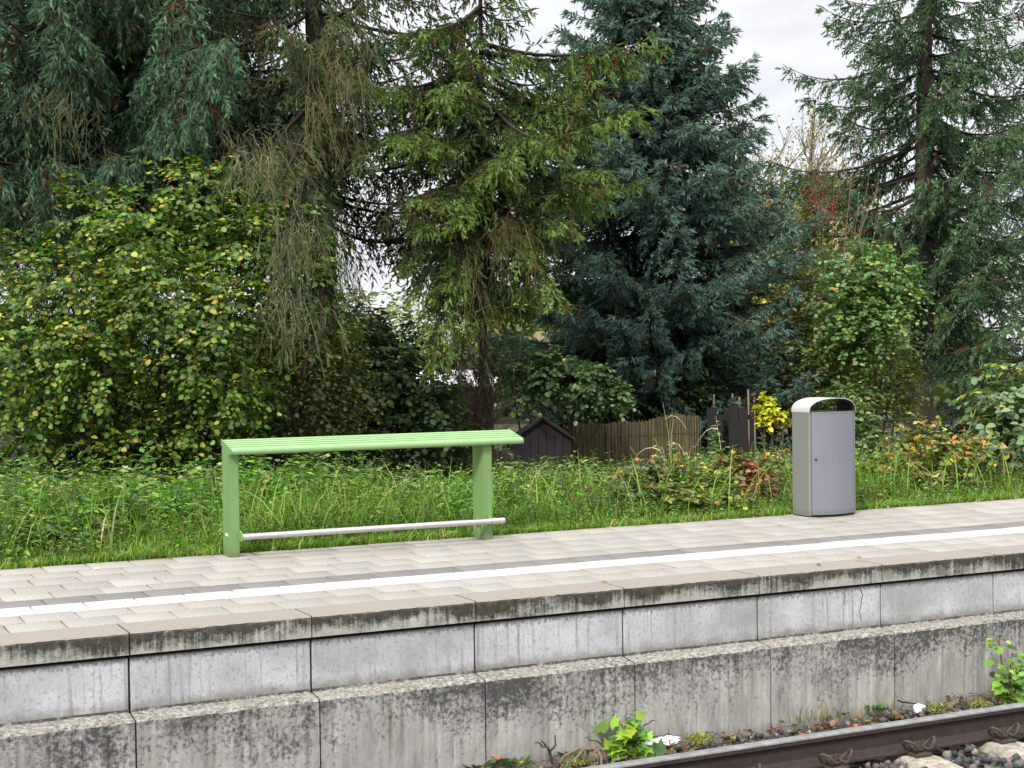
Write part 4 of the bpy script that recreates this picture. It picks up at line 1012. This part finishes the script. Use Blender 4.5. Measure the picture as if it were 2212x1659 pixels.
for u in (-Wd/2+.01, Wd/2-.01):
    board(bm, c0+UX*u+UY*.41, UY, .74, .02, G0, ev-.01, UX)
from_bm('wall', bm, [MAT['wooddark']], shed)
bm = bmesh.new()
for sgn in (-1, 1):
    pts = [(0, rd+.003), (sgn*(Wd/2+.06), ev-.05+.003), (sgn*(Wd/2+.06), ev-.05+.028), (0, rd+.03)]
    A = [bm.verts.new(tuple(c0*np.array([1, 1, 0])+UX*u-UY*.06+np.array([0, 0, z]))) for u, z in pts]
    B = [bm.verts.new(tuple(c0*np.array([1, 1, 0])+UX*u+UY*.9+np.array([0, 0, z]))) for u, z in pts]
    for q in range(4): bm.faces.new((A[q], A[(q+1) % 4], B[(q+1) % 4], B[q]))
    bm.faces.new(A[::-1]); bm.faces.new(B)
from_bm('roof', bm, [MAT['barkd']], shed)
# black board gate
D_ = 22.0; gc = at(1580, 930, D_); gate = thing('board_gate', (gc[0], gc[1], G0), 'dark board gate panel with gaps between its planks, left of the bin', 'gate')
ppm = F/D_
for (a, b) in ((1527.5, 1549), (1551, 1562), (1574, 1594), (1596, 1615.7), (1619, 1629)):
    bm = bmesh.new(); w_ = (b-a)/ppm; c = gc+UX*(((a+b)/2-1580)/ppm)+UY*(rr.uniform(-.006, .006)+(.03 if a == 1551 else 0))
    board(bm, c, UX, w_, .022, G0+.02, .655+rr.uniform(-.02, .02)-(.12 if a == 1551 else 0), UY)
    from_bm('board', bm, [MAT['wooddark']], gate)
for z in (.50, -.35):
    bm = bmesh.new(); board(bm, gc+UY*.045-UX*.01, UX, .70, .04, z-.035, z+.035, UY); from_bm('rail', bm, [MAT['wooddark']], gate)
for k, (x, y, lb) in enumerate(((1542, 852, 'pale upright stake behind the leftmost plank of the black gate'), (1582, 850, 'pale stake behind the middle of the black gate, leaning left'), (1597, 857, 'short pale stake right of the middle of the black gate'),
                                (1616, 841, 'tallest pale stake behind the black gate'), (1629, 857, 'grey stake at the right end of the black gate'))):
    p = at(x, y, 22.6); q = p.copy(); q[2] = G0; q += UX*rr.uniform(-.05, .05)
    bm = bmesh.new(); tube(bm, [tuple(q), tuple((p+q)/2+UX*.01), tuple(p)], [.022, .02, .014], 6)
    tag(from_bm('wooden_stake', bm, [MAT['woodpale']]), lb, 'stake', 'pale stakes behind the gate')
# wire fence
f0, f1 = at(1888, 985, 24), at(1985, 985, 24.3); fence = thing('wire_fence', (f0[0], f0[1], G0), 'green chain link fence panel left of the right spruce trunk', 'fence')
zt_ = at(1888, 908, 24)[2]
for p in (f0, f1):
    bm = bmesh.new(); tube(bm, [(p[0], p[1], G0-.1), (p[0], p[1], zt_+.03)], .022, 10); from_bm('post', bm, [MAT['wire']], fence)
bm = bmesh.new(); tube(bm, [(*f0[:2], zt_), (*f1[:2], zt_)], .016, 8); tube(bm, [(*f0[:2], zt_-.1), (*f1[:2], zt_-.1)], .010, 8); from_bm('top_rail', bm, [MAT['wire']], fence)
g = Geo(); Wf = np.linalg.norm((f1-f0)[:2]); hf = zt_-.1-G0; uf = (f1-f0)*np.array([1, 1, 0])/Wf; Q = []
for k in np.arange(-hf, Wf, .07):
    for s_ in (1, -1):
        a0_, a1_ = max(0, k), min(Wf, k+hf)
        if a1_ <= a0_: continue
        za, zb = G0+a0_-k, G0+a1_-k
        if s_ < 0: za, zb = G0+hf-(a0_-k), G0+hf-(a1_-k)
        Q.append([f0*np.array([1, 1, 0])+uf*a0_+np.array([0, 0, za]), f0*np.array([1, 1, 0])+uf*a1_+np.array([0, 0, zb])])
sticks(g, np.array(Q), (.06, .09, .065), .0022, .0022); g.build('mesh', [MAT['stone']], fence)
# white board beyond the fence, hut beyond the dead stems
wb = at(1905, 893, 27); bm = bmesh.new(); board(bm, wb, UX, .52, .04, wb[2]-.09, wb[2]+.085, UY)
for u in (-.22, .22): board(bm, wb+UX*u+UY*.045, UX, .06, .04, G0, wb[2]+.05, UY)
tag(from_bm('white_board', bm, [MAT['white_p']]), 'white board on two posts beyond the wire fence', 'board')
hb = at(985, 850, 31); hut = thing('garden_hut', (hb[0], hb[1], G0), 'pale garden hut with a white roof glimpsed behind the dead stems', 'hut')
bm = bmesh.new(); z_e = at(985, 835, 31)[2]
board(bm, hb+UY*.9, UX, 1.5, 1.8, G0, z_e-.02, UY); from_bm('wall', bm, [MAT['wooddark']], hut)
bm = bmesh.new(); c = hb*np.array([1, 1, 0])
pr = [(-.1, z_e), (-.1, z_e+.03), (.9, z_e+.33), (1.9, z_e+.03), (1.9, z_e), (.9, z_e+.30)]
A = [bm.verts.new(tuple(c-UX*.85+UY*a+np.array([0, 0, z]))) for a, z in pr]; B = [bm.verts.new(tuple(c+UX*.85+UY*a+np.array([0, 0, z]))) for a, z in pr]
for q in range(6): bm.faces.new((A[q], A[(q+1) % 6], B[(q+1) % 6], B[q]))
bm.faces.new(A[::-1]); bm.faces.new(B); from_bm('roof', bm, [MAT['white_p']], hut)

# ================================================================== verge
def xr(y): return -1.73+(y+8.03)*.105, -1.73+(y+8.03)*1.06
def verge_points(n, y0, y1, rng, pw=1.0):
    y = y0+(y1-y0)*rng.random(n)**pw
    lo, hi = -1.73+(y+8.03)*.09, -1.73+(y+8.03)*1.10
    x = lo+(hi-lo)*rng.random(n)**1.0
    z = np.interp(y, [2.9, 4, 5.5, 7.5, 9, 400], [-.035, -.06, -.2, -.55, -.75, -.75])
    return np.stack([x, y, z], 1)
def lump(x, y, k=0.0): return .5+.5*np.sin(x*1.7+k+np.sin(y*2.3+k)*1.3)*np.cos(y*1.9-x*.6+k*2)
def herbs(g, P, h, rng, pal, L=.075, K=10, kind='lance', autumn=None, pa=None):
    n = len(P); m = 5; u = np.linspace(0, 1, m)[None, :, None]
    lean = rng.normal(size=(n, 3))*np.array([.16, .16, 0])
    Q = P[:, None]+(np.array([0, 0, 1.])+lean[:, None]*u)*h[:, None, None]*u
    sticks(g, Q, (.07, .11, .035), .004, .002)
    t = ((np.arange(K)+.6)/K)[None]+rng.normal(size=(n, K))*.02; t = np.clip(t, .1, .999)
    x = t*(m-1); i0 = np.minimum(x.astype(int), m-2); fr = (x-i0)[..., None]; ii = np.arange(n)[:, None]
    B = Q[ii, i0]*(1-fr)+Q[ii, i0+1]*fr
    ang = rng.random((n, 1))*6.28+np.arange(K)[None]*1.5708+rng.normal(size=(n, K))*.25
    vig = np.clip(1+.22*rng.normal(size=(n, 1)), .5, 1.6)
    for s_ in (0, np.pi):
        d = np.stack([np.cos(ang+s_), np.sin(ang+s_), .25-.75*(1-t)+rng.normal(size=t.shape)*.25], -1).reshape(-1, 3)
        up = unit(np.array([0, 0, 1.])+rng.normal(size=d.shape)*.25)
        l = (L*(1.15-.75*t**2)*(.7+.6*rng.random(t.shape))*np.clip(h[:, None]/.5, .5, 1.3)).reshape(-1)
        col = palette(rng, n*K, pal, .14)*np.repeat(vig, K, 0)
        if autumn is not None:
            mk = rng.random(n*K) < np.repeat(pa, K); col[mk] = palette(rng, mk.sum(), autumn, .15)
        leaves(g, B.reshape(-1, 3)+d*.01, d, up, l, col, kind, .3)
def blades(g, P, h, rng, pal, w=.006, bend=.5):
    n = len(P); a = rng.random(n)*6.28; dirn = np.stack([np.cos(a), np.sin(a), np.zeros(n)], 1)
    b = bend*(.3+rng.random(n))
    u = np.linspace(0, 1, 4)[None, :, None]
    Q = P[:, None]+np.array([0, 0, 1.])*(h[:, None, None]*(u-.25*b[:, None, None]*u**3))+dirn[:, None]*(h*b)[:, None, None]*u**2
    s = np.stack([-dirn[:, 1], dirn[:, 0], np.zeros(n)], 1)+rng.normal(size=(n, 3))*.3
    s = unit(s)[:, None]*(w*(.6+.8*rng.random(n)))[:, None, None]*np.array([1, .9, .6, .08])[None, :, None]
    V = np.stack([Q-s, Q+s], 2).reshape(n, 8, 3)
    T = np.array([(0, 1, 3), (0, 3, 2), (2, 3, 5), (2, 5, 4), (4, 5, 7), (4, 7, 6)])
    col = palette(rng, n, pal, .18)
    g.add(V, (np.arange(n)[:, None, None]*8+T[None]).reshape(-1, 3), np.repeat(col, 8, 0))
r_ = rg(70); g = Geo()
NET = [(5, (.115, .215, .04)), (4, (.165, .275, .05)), (3, (.075, .14, .04)), (1.3, (.24, .31, .06)), (.4, (.26, .22, .07))]
NET2 = [(4, (.12, .19, .05)), (3, (.17, .25, .06)), (2, (.09, .14, .045)), (1.3, (.22, .22, .065)), (.7, (.17, .10, .05))]
P = verge_points(5200, 3.0, 6.6, r_, 1.0); x, y = P[:, 0], P[:, 1]
dry = np.clip((x-4.2)/2.2, 0, 1)
hh = (.195+.40*np.clip((y-3.0)/1.3, 0, 1)+.13*(lump(x, y)-.5)*2*np.clip((y-2.9)/1.0, .3, 1))*(.68+.62*r_.random(len(P))**1.3)
hh = np.maximum(hh-np.where((x > .9) & (x < 2.0) & (y > 4), .08, 0), .12)
hh = hh*np.where((x > 3.4) & (y > 4.0), .74, 1)
gap = .5+.5*np.sin(x*4.1+np.sin(y*3.7)*1.9)*np.cos(y*5.3-x*1.3)
kp = (gap > .22) | (r_.random(len(P)) < .3); P, x, y, hh, dry = P[kp], x[kp], y[kp], hh[kp], dry[kp]
sel = r_.random(len(P)) > np.clip(.10+dry*.7, 0, 1)
herbs(g, P[sel], hh[sel], r_, NET, .10, 10)
herbs(g, P[~sel], hh[~sel]*.95, r_, NET2, .065, 11, 'oval', [(2, (.30, .24, .05)), (1.2, (.30, .11, .05)), (1, (.16, .06, .045))], np.clip(.04+.14*r_.random((~sel).sum()), 0, 1))
tag(g.build('weeds', [MAT['leaf']]), kind='stuff', label='bed of nettles and weeds behind the platform', cat='weeds')
g = Geo()
P = verge_points(7500, 2.93, 4.4, r_, 2.8); x, y = P[:, 0], P[:, 1]
P = np.repeat(P, 5, 0)+r_.normal(size=(37500, 3))*np.array([.03, .03, 0]); P = P[P[:, 1] > 2.915]
h = (.09+.24*np.clip((P[:, 1]-2.95)/.7, 0, 1))*(.4+.8*r_.random(len(P)))*(.75+.5*lump(P[:, 0], P[:, 1], 2))
GR = [(5, (.115, .21, .032)), (4, (.165, .27, .04)), (3, (.075, .14, .028)), (.8, (.34, .29, .11)), (1, (.27, .34, .05))]
blades(g, P, h, r_, GR)
P = verge_points(2600, 2.86, 3.05, r_, .8); P = P[(P[:, 1] > 2.91) | (lump(P[:, 0]*3, P[:, 1], 1) > .62)]; P[:, 2] = np.where(P[:, 1] < 2.905, -.004, P[:, 2]); blades(g, P, .05+.09*r_.random(len(P)), r_, [(3, (.18, .27, .05)), (2, (.30, .28, .10)), (1, (.2, .15, .07))], .005, 1.2)
P = verge_points(1500, 3.1, 5.5, r_); blades(g, P, .35+.35*r_.random(len(P)), r_, [(5, (.17, .27, .05)), (1, (.34, .29, .14))], .0065, .6)
tag(g.build('grass', [MAT['grass']]), kind='stuff', label='rough green grass along the back edge of the platform', cat='grass')

# tall single nettles in front of the dark undergrowth
TN = [(322, 925, 13.4, 'tallest nettle stem, standing alone against the dark hazel'), (300, 985, 13.2, 'nettle just left of the tallest nettle stem'), (385, 985, 13.5, 'nettle right of the tallest nettle stem'), (425, 980, 13.5, 'slanting nettle near the left leg of the bench'),
      (30, 1000, 12.6, 'bushy grey-green nettle at the left picture edge'), (48, 1010, 12.7, 'shorter nettle beside the one at the left picture edge'), (545, 990, 13.3, 'nettle right of the left bench leg'), (1545, 905, 17.0, 'tall nettle in front of the black gate'), (1450, 935, 16.5, 'nettle in front of the right end of the reed screen')]
for x, y, d, lb in TN:
    p = at(x, y, d); b = p.copy(); b[2] = gz(p[0], p[1])
    root = thing('nettle_plant', tuple(b), lb, 'plant', 'single tall nettles above the weeds')
    g = Geo(); k = 6 if x in (30, 48) else 3
    P = np.repeat(b[None], k, 0)+r_.normal(size=(k, 3))*np.array([.07, .07, 0])*(k > 1)
    herbs(g, P, np.full(k, p[2]-b[2])*(1-.2*r_.random(k)*(k > 1)), r_, [(3, (.14, .22, .09)), (2, (.19, .28, .11))], .085, 14, 'lance' if x < 60 else 'oval')
    g.build('stem_and_leaves', [MAT['leaf']], root)

# rose bushes and brambles on the verge
ROSE = [(4, (.10, .15, .04)), (3, (.15, .20, .05)), (2, (.30, .28, .05)), (1, (.14, .09, .05))]
def rosetop(label, base, lobes, rng, pal, aut, pa, L=.05, name='rose_bush', **kw):
    return shrub(label, base, lobes, pal, rng, L=L, name=name, cat='bush', k=8, shoot=.26, autumn=aut, pa=pa, stem_r=.008, wood='twigd', woodc=(.10, .05, .035), **kw)
ORG = [(3, (.42, .12, .045)), (2, (.45, .20, .05)), (3, (.42, .37, .05)), (1, (.28, .06, .04))]
rosetop('rose bush with orange and yellow autumn leaves right of the litter bin', gbase(2005, 15.6), LB((1945, 975, 15.5, .17, 40), (1995, 945, 15.5, .19, 46), (2045, 975, 15.4, .19, 46), (2090, 975, 15.3, .17, 44), (2020, 1015, 15.0, .22, 50), (2070, 1025, 15.0, .19, 40), (1965, 1030, 15.0, .18, 36), (2122, 970, 15.3, .1, 22), (1910, 1000, 15.2, .1, 16)), rg(80), ROSE, ORG, .42)
rosetop('low bush with dark red and orange leaves left of the litter bin', gbase(1610, 14.7), LB((1590, 1020, 14.2, .15, 46), (1630, 1030, 14.2, .16, 50), (1610, 1058, 14.0, .14, 36), (1648, 1060, 14, .11, 26)), rg(81), [(3, (.15, .05, .04)), (2, (.10, .12, .04)), (2, (.20, .08, .05))], [(2, (.36, .13, .055)), (2, (.24, .06, .05)), (1, (.38, .28, .05))], .45, name='red_leaved_bush')
rosetop('yellow-green rose bush in front of the dry stalks', gbase(1500, 14.2), LB((1480, 1045, 14, .2, 60), (1540, 1060, 13.9, .19, 56), (1560, 1020, 14.4, .17, 44), (1500, 1090, 13.4, .15, 40), (1440, 1075, 13.5, .17, 40), (1580, 1085, 13.6, .14, 30)), rg(82), ROSE, ORG, .16)
rosetop('dark bramble clump below the reed screen', gbase(1400, 14), LB((1380, 1030, 13.9, .19, 54), (1420, 1050, 13.8, .17, 46), (1360, 1070, 13.5, .15, 40)), rg(83), [(4, (.07, .10, .05)), (2, (.10, .13, .05)), (1, (.16, .07, .06))], ORG, .1, name='bramble')
rosetop('dark blue-green bramble at the platform edge in the left corner', gbase(40, 11.5), LB((20, 1170, 11.3, .14, 40), (70, 1165, 11.4, .12, 30), (140, 1170, 11.3, .11, 30), (-20, 1180, 11.2, .12, 30)), rg(84), [(4, (.055, .085, .05)), (2, (.08, .11, .055))], ORG, .03, L=.06, name='bramble')
rosetop('orange-leaved sprig just left of the litter bin', gbase(1685, 16), LB((1678, 985, 15.8, .07, 12), (1690, 1000, 15.8, .07, 12)), rg(85), ROSE, ORG, .8, name='rose_sprig')
rosetop('orange-leaved sprigs close to the right side of the litter bin', gbase(1880, 15.2), LB((1852, 1010, 15, .05, 8), (1890, 1008, 15, .05, 8), (1900, 1030, 15, .06, 10)), rg(86), ROSE, ORG, .7, name='rose_sprig')

def stalks(label, base, tips, rng, col, name, r=.006, blade=0, cat='stalk', seeds=None):
    root = thing(name, tuple(base), label, cat); g = Geo(); base = np.array(base)
    for tp in tips:
        tp = np.array(tp); m = 8; u = np.linspace(0, 1, m)[:, None]
        Q = base+rng.normal(size=3)*np.array([.03, .03, 0])+(tp-base)*np.concatenate([u**1.5, u**1.5, u], 1)+rng.normal(size=(m, 3))*.006
        sticks(g, Q[None], np.array(col)*rng.uniform(.75, 1.25), r, r*.3)
        if blade:
            for _ in range(blade):
                i = rng.integers(2, m-1); d = rng.normal(size=3)*.18; d[2] = -abs(d[2])-.05
                W = np.stack([Q[i]+d*s+np.array([0, 0, .08])*s*(1-s)*4 for s in np.linspace(0, 1, 5)])
                sticks(g, W[None], np.array(col)*rng.uniform(.8, 1.2), .008, .002)
        if seeds:
            P = Q[m//2:].repeat(seeds, 0)+rng.normal(size=((m-m//2)*seeds, 3))*.018
            put_stones(g, P, rng.uniform(.006, .012, len(P)), rng, [(1, np.array(col))])
    g.build('stalks', [MAT['stone']], root); return root
stalks('tall dry straw-coloured grass stalks in front of the reed screen', gbase(1448, 15.5), [at(1420, 868, 15.5), at(1455, 905, 15.5), at(1400, 950, 15.4), at(1365, 965, 15.3), at(1470, 990, 15.3)], rg(90), (.42, .33, .2), 'dry_grass', .008, 2)
stalks('dry pale stalks at the foot of the black gate', gbase(1570, 15.8), [at(1548, 900, 16.2), at(1575, 985, 15.5), at(1590, 975, 15.5)], rg(91), (.4, .35, .24), 'dry_grass', .006, 1)
stalks('dark brown dead dock stems at the platform edge right of the bench', gp(1265, 1135, -.04), [at(1222, 1040, 12.6), at(1262, 1045, 12.5), at(1240, 1075, 12.5), at(1285, 1060, 12.5)], rg(92), (.09, .055, .04), 'dead_dock', .006, 0, seeds=10)
stalks('brown withered weed clump at the platform edge left of the bench', gp(235, 1210, -.04), [at(215, 1115, 11.5), at(240, 1105, 11.5), at(228, 1130, 11.5), at(255, 1140, 11.4), at(205, 1150, 11.4)], rg(93), (.17, .13, .085), 'dead_weed', .005, 1, seeds=9)
stalks('curved pale dead stem behind the orange rose bush', gbase(2065, 17.5), [at(2105, 882, 17.5), at(2080, 920, 17.3)], rg(94), (.36, .31, .2), 'dead_stalk', .013)

def lumpy(name, label, cat, c, size, rng, mat, sub=2, amp=.3, stretch=(1, 1, 1), group=None):
    bm = bmesh.new(); bmesh.ops.create_icosphere(bm, subdivisions=sub, radius=1)
    for v in bm.verts: v.co = Vector((v.co.x*size[0], v.co.y*size[1], v.co.z*size[2]))*(1+rng.normal()*amp)+Vector(c)
    return tag(from_bm(name, bm, [MAT[mat]]), label, cat, group)
lumpy('tree_stump', 'broken grey-brown stump among the nettles at the left', 'stump', at(136, 1072, 12.9), (.10, .09, .12), rg(95), 'stump', 3, .10)
lumpy('broken_branch', 'upright splintered branch end left of the broken stump', 'branch', at(98, 1062, 13.1), (.045, .045, .11), rg(96), 'stump', 2, .16)

# ================================================================== things along the foot of the wall
Zb = -.93
def rosette(label, c, n, L, rng, pal, name='weed_rosette', kind='lance', group=None):
    g = Geo(); a = rng.random(n)*6.28; d = np.stack([np.cos(a), np.sin(a), .25+.7*rng.random(n)], 1)
    P = np.array(c)+np.stack([np.cos(a), np.sin(a), np.zeros(n)], 1)*rng.random((n, 1))*L*1.2
    leaves(g, P, d, unit(np.array([0, 0, 1.])+rng.normal(size=(n, 3))*.3), L*(.5+.7*rng.random(n)), palette(rng, n, pal), kind)
    return tag(g.build(name, [MAT['leaf']]), label, 'plant', group)
GW = [(3, (.05, .09, .03)), (2, (.08, .13, .04))]
rosette('dark green weed tuft at the bottom edge beside the fallen orange leaf', gp(1040, 1655, Zb), 46, .07, rg(100), GW)
rosette('dark green weed tuft right of the fallen orange leaf', gp(1118, 1650, Zb), 46, .07, rg(101), GW)
rosette('dark green weed tuft left of the maple sapling by the wall', gp(1222, 1628, Zb), 26, .06, rg(102), GW)
rosette('small round green plant at the wall foot in the right half', gp(1902, 1532, Zb+.02), 60, .035, rg(103), [(1, (.05, .13, .04))], kind='oval')
MOSS = [(3, (.26, .26, .03)), (2, (.18, .2, .03)), (1, (.3, .22, .05))]
for (x, y, n, lb) in ((1505, 1596, 200, 'yellow-green moss cushion right of the maple sapling'), (2022, 1530, 120, 'yellow moss patch beside the right scrap of litter'), (1255, 1645, 90, 'olive moss patch among the dead roots'), (2120, 1520, 90, 'yellow-green moss patch near the right leafy shrub')):
    c = gp(x, y, Zb+.01); g = Geo(); r2 = rg(x); P = c+r2.normal(size=(n, 3))*np.array([.05, .04, .014]); d = unit(r2.normal(size=(n, 3))+np.array([0, 0, .8]))
    leaves(g, P, d, perp(d, r2), .022*(.6+.8*r2.random(n)), palette(r2, n, MOSS), 'lance')
    tag(g.build('moss_patch', [MAT['leaf']]), lb, 'moss', kind='stuff')
def sapling(label, base, tops, rng, pal, L, kind, n, name, stemcol=(.06, .045, .03), aut=None):
    root = thing(name, tuple(base), label, 'sapling'); g = Geo(); gs = Geo(); base = np.array(base)
    for tp in tops:
        tp = np.array(tp); u = np.linspace(0, 1, 7)[:, None]
        Q = base+(tp-base)*np.concatenate([u**1.4, u**1.4, u], 1)+rng.normal(size=(7, 3))*.006
        sticks(gs, Q[None], stemcol, .007, .003)
        t = .25+.75*rng.random(n); P = np.stack([np.interp(t, u[:, 0], Q[:, k]) for k in range(3)], 1)
        d = unit(rng.normal(size=(n, 3))*np.array([1, 1, .4])-np.array([0, .7, .35])); st = d*(.03+.04*rng.random((n, 1)))
        sticks(gs, np.stack([P, P+st], 1), (.12, .1, .05), .002, .0015)
        up = unit(np.array([-.2, -.5, 1.])+rng.normal(size=(n, 3))*.35)
        leaves(g, P+st, d, up, L*(.55+.7*rng.random(n)), palette(rng, n, pal), kind, .2)
    gs.build('stem', [MAT['stone']], root); g.build('foliage', [MAT['leaf']], root); return root
c = gp(1345, 1628, Zb); 
sapling('bright green maple sapling growing from the ballast at the wall', c, [gy(1352, 1535, -.22), gy(1318, 1568, -.22), gy(1375, 1580, -.30), gy(1395, 1612, -.30), gy(1345, 1560, -.30)], rg(110), [(3, (.25, .40, .05)), (2, (.18, .32, .045)), (1, (.07, .14, .035)), (.6, (.5, .55, .06))], .10, 'maple', 13, 'maple_sapling')
c = gp(2180, 1520, Zb+.02)
sapling('leafy green shrub at the wall foot by the right picture edge', c, [gy(2150, 1365, -.22), gy(2185, 1410, -.30), gy(2215, 1420, -.30), gy(2170, 1450, -.22), gy(2200, 1465, -.22), gy(2225, 1480, -.30), gy(2190, 1440, -.22)], rg(111), [(3, (.16, .28, .05)), (2, (.10, .19, .045)), (1, (.26, .36, .06))], .068, 'oval', 26, 'wall_shrub')
sapling('low yellow-green seedling under the right wall shrub', gp(2165, 1520, Zb), [gy(2160, 1500, -.22), gy(2190, 1505, -.22), gy(2130, 1515, -.22)], rg(112), [(1, (.3, .38, .07)), (1, (.2, .3, .05))], .05, 'oval', 5, 'seedling')
def dtwig(label, pts, r, name='dead_twig', forks=()):
    g = Geo(); Q = np.array(pts); t = np.linspace(0, 1, 9); s = np.linspace(0, 1, len(Q)); W = np.stack([np.interp(t, s, Q[:, k]) for k in range(3)], 1)+rg(7).normal(size=(9, 3))*.005
    sticks(g, W[None], (.075, .045, .032), r, r*.5)
    for f in forks: sticks(g, np.array(f)[None], (.075, .045, .032), r*.8, r*.4)
    return tag(g.build(name, [MAT['stone']]), label, 'twig', 'dead twigs at the foot of the wall')
P_ = lambda x, y, d: gy(x, y, -.2)
dtwig('forked bare dead twig standing against the wall left of the sapling', [P_(1195, 1650, 9.6), P_(1188, 1622, 9.6), P_(1180, 1612, 9.6), P_(1155, 1600, 9.65)], .011, forks=([P_(1188, 1622, 9.6), P_(1200, 1610, 9.6), P_(1199, 1588, 9.6)], [P_(1180, 1612, 9.6), P_(1170, 1600, 9.7)]))
dtwig('thin dead twig just left of the maple sapling stem', [P_(1308, 1612, 9.8), P_(1290, 1602, 9.8), P_(1262, 1589, 9.9)], .007)
dtwig('slanting dead twig just right of the maple sapling', [P_(1378, 1592, 9.9), P_(1392, 1565, 9.95), P_(1414, 1552, 10)], .006)
dtwig('long dead stick leaning over the white litter', [P_(1390, 1598, 9.9), P_(1420, 1590, 9.95), P_(1450, 1582, 10)], .006)
dtwig('long dark dead stick by the right scrap of litter', [P_(1940, 1512, 11.2), P_(1985, 1522, 11.2), P_(2035, 1524, 11.3)], .008)
g = Geo(); c = gp(1288, 1640, Zb)+np.array([0, 0, .05]); r2 = rg(120)
for tp in ((1230, 1658), (1205, 1652), (1285, 1664), (1302, 1660), (1310, 1650), (1262, 1648)):
    e = gp(tp[0], tp[1], Zb-.01); u = np.linspace(0, 1, 7)[:, None]; Q = c+(e-c)*u+np.array([0, 0, .05])*np.sin(u*3.14)+r2.normal(size=(7, 3))*.006; sticks(g, Q[None], (.17, .12, .085), .017, .006)
tag(g.build('dead_roots', [MAT['stone']]), 'spreading pale brown dead roots in front of the maple sapling', 'roots')
lumpy('litter_scrap', 'large crumpled white scrap of litter right of the maple sapling', 'litter', gp(1440, 1608, Zb)+np.array([0, 0, .02]), (.085, .04, .028), rg(121), 'litter', 3, .14, group='white litter on the ballast')
lumpy('litter_scrap', 'small crumpled white scrap of litter near the right wall shrub', 'litter', gp(1986, 1537, Zb)+np.array([0, 0, .02]), (.045, .035, .03), rg(122), 'litter', 2, .2, group='white litter on the ballast')
lumpy('litter_scrap', 'tiny white scrap left of the large crumpled litter', 'litter', gp(1404, 1610, Zb)+np.array([0, 0, .012]), (.04, .025, .014), rg(123), 'litter', 2, .2, group='white litter on the ballast')
def fallen(label, c, L, col, rot, name='fallen_leaf'):
    g = Geo(); leaves(g, np.array([c])+np.array([[0, 0, .006]]), np.array([[math.cos(rot), math.sin(rot), .12]]), np.array([[0, -.15, 1.]]), np.array([L]), np.array([col]), 'maple' if L > .055 else 'oval', .3)
    return tag(g.build(name, [MAT['petal']]), label, 'leaf', 'fallen leaves')
fallen('orange fallen leaf between the weed tufts at the bottom edge', gp(1075, 1654, Zb)+np.array([0, 0, .03]), .07, (.55, .13, .05), 1.2)
fallen('small orange leaf lying on the coping in front of the bench', gp(1302, 1258, 0), .04, (.5, .2, .06), .3)
fallen('small brown-yellow leaf lying on the coping right of the middle', gp(1852, 1206, 0), .045, (.26, .2, .07), .2)
fallen('tiny dark leaf on the coping under the bin', gp(1765, 1223, 0), .04, (.09, .06, .045), .1)
lumpy('paper_scrap', 'tiny white paper scrap on the paving at the left', 'litter', gp(208, 1230, 0)+np.array([0, 0, .006]), (.022, .012, .006), rg(124), 'litter', 2, .1)
g = Geo(); r2 = rg(130); n = 900
P = np.stack([r2.uniform(2, 9, n), r2.uniform(-.88, -.13, n), np.full(n, -.935)+r2.uniform(-.01, .03, n)], 1); P[:, 2] += np.interp(P[:, 0], [2, 5, 7, 9], [-.01, 0, .035, .05])
d = unit(r2.normal(size=(n, 3))*np.array([1, 1, .35])); leaves(g, P, d, unit(np.array([0, 0, 1.])+r2.normal(size=(n, 3))*.5), .035*(.5+r2.random(n)), palette(r2, n, [(3, (.12, .075, .045)), (2, (.2, .12, .06)), (1, (.3, .2, .06)), (1, (.16, .05, .035))]), 'oval')
n = 260; P = np.stack([r2.uniform(2, 9, n), r2.uniform(-.85, -.13, n), np.full(n, -.915)], 1); P[:, 2] += np.interp(P[:, 0], [2, 5, 7, 9], [-.01, 0, .035, .05]); a = r2.random(n)*6.28; e = P+np.stack([np.cos(a), np.sin(a), r2.normal(size=n)*.2], 1)*(.04+.12*r2.random((n, 1)))
sticks(g, np.stack([P, (P+e)/2+r2.normal(size=(n, 3))*.008, e], 1), (.10, .07, .05), .003, .002)
n = 500; P = np.stack([r2.uniform(3.4, 8, n), r2.normal(-.17, .04, n), np.full(n, -.93)], 1); P = P[(np.abs(P[:, 0]-4.35) < .25) | (np.abs(P[:, 0]-4.75) < .2)]
blades(g, P, .05+.12*r2.random(len(P)), r2, [(1, (.13, .17, .05)), (1, (.3, .26, .12))], .003, .7)
tag(g.build('leaf_litter', [MAT['leaf']]), kind='stuff', label='brown leaf litter and bits of twig on the ballast', cat='leaf litter')
print('TRIS', sum(len(o.data.polygons) for o in S.objects if o.type == 'MESH'))
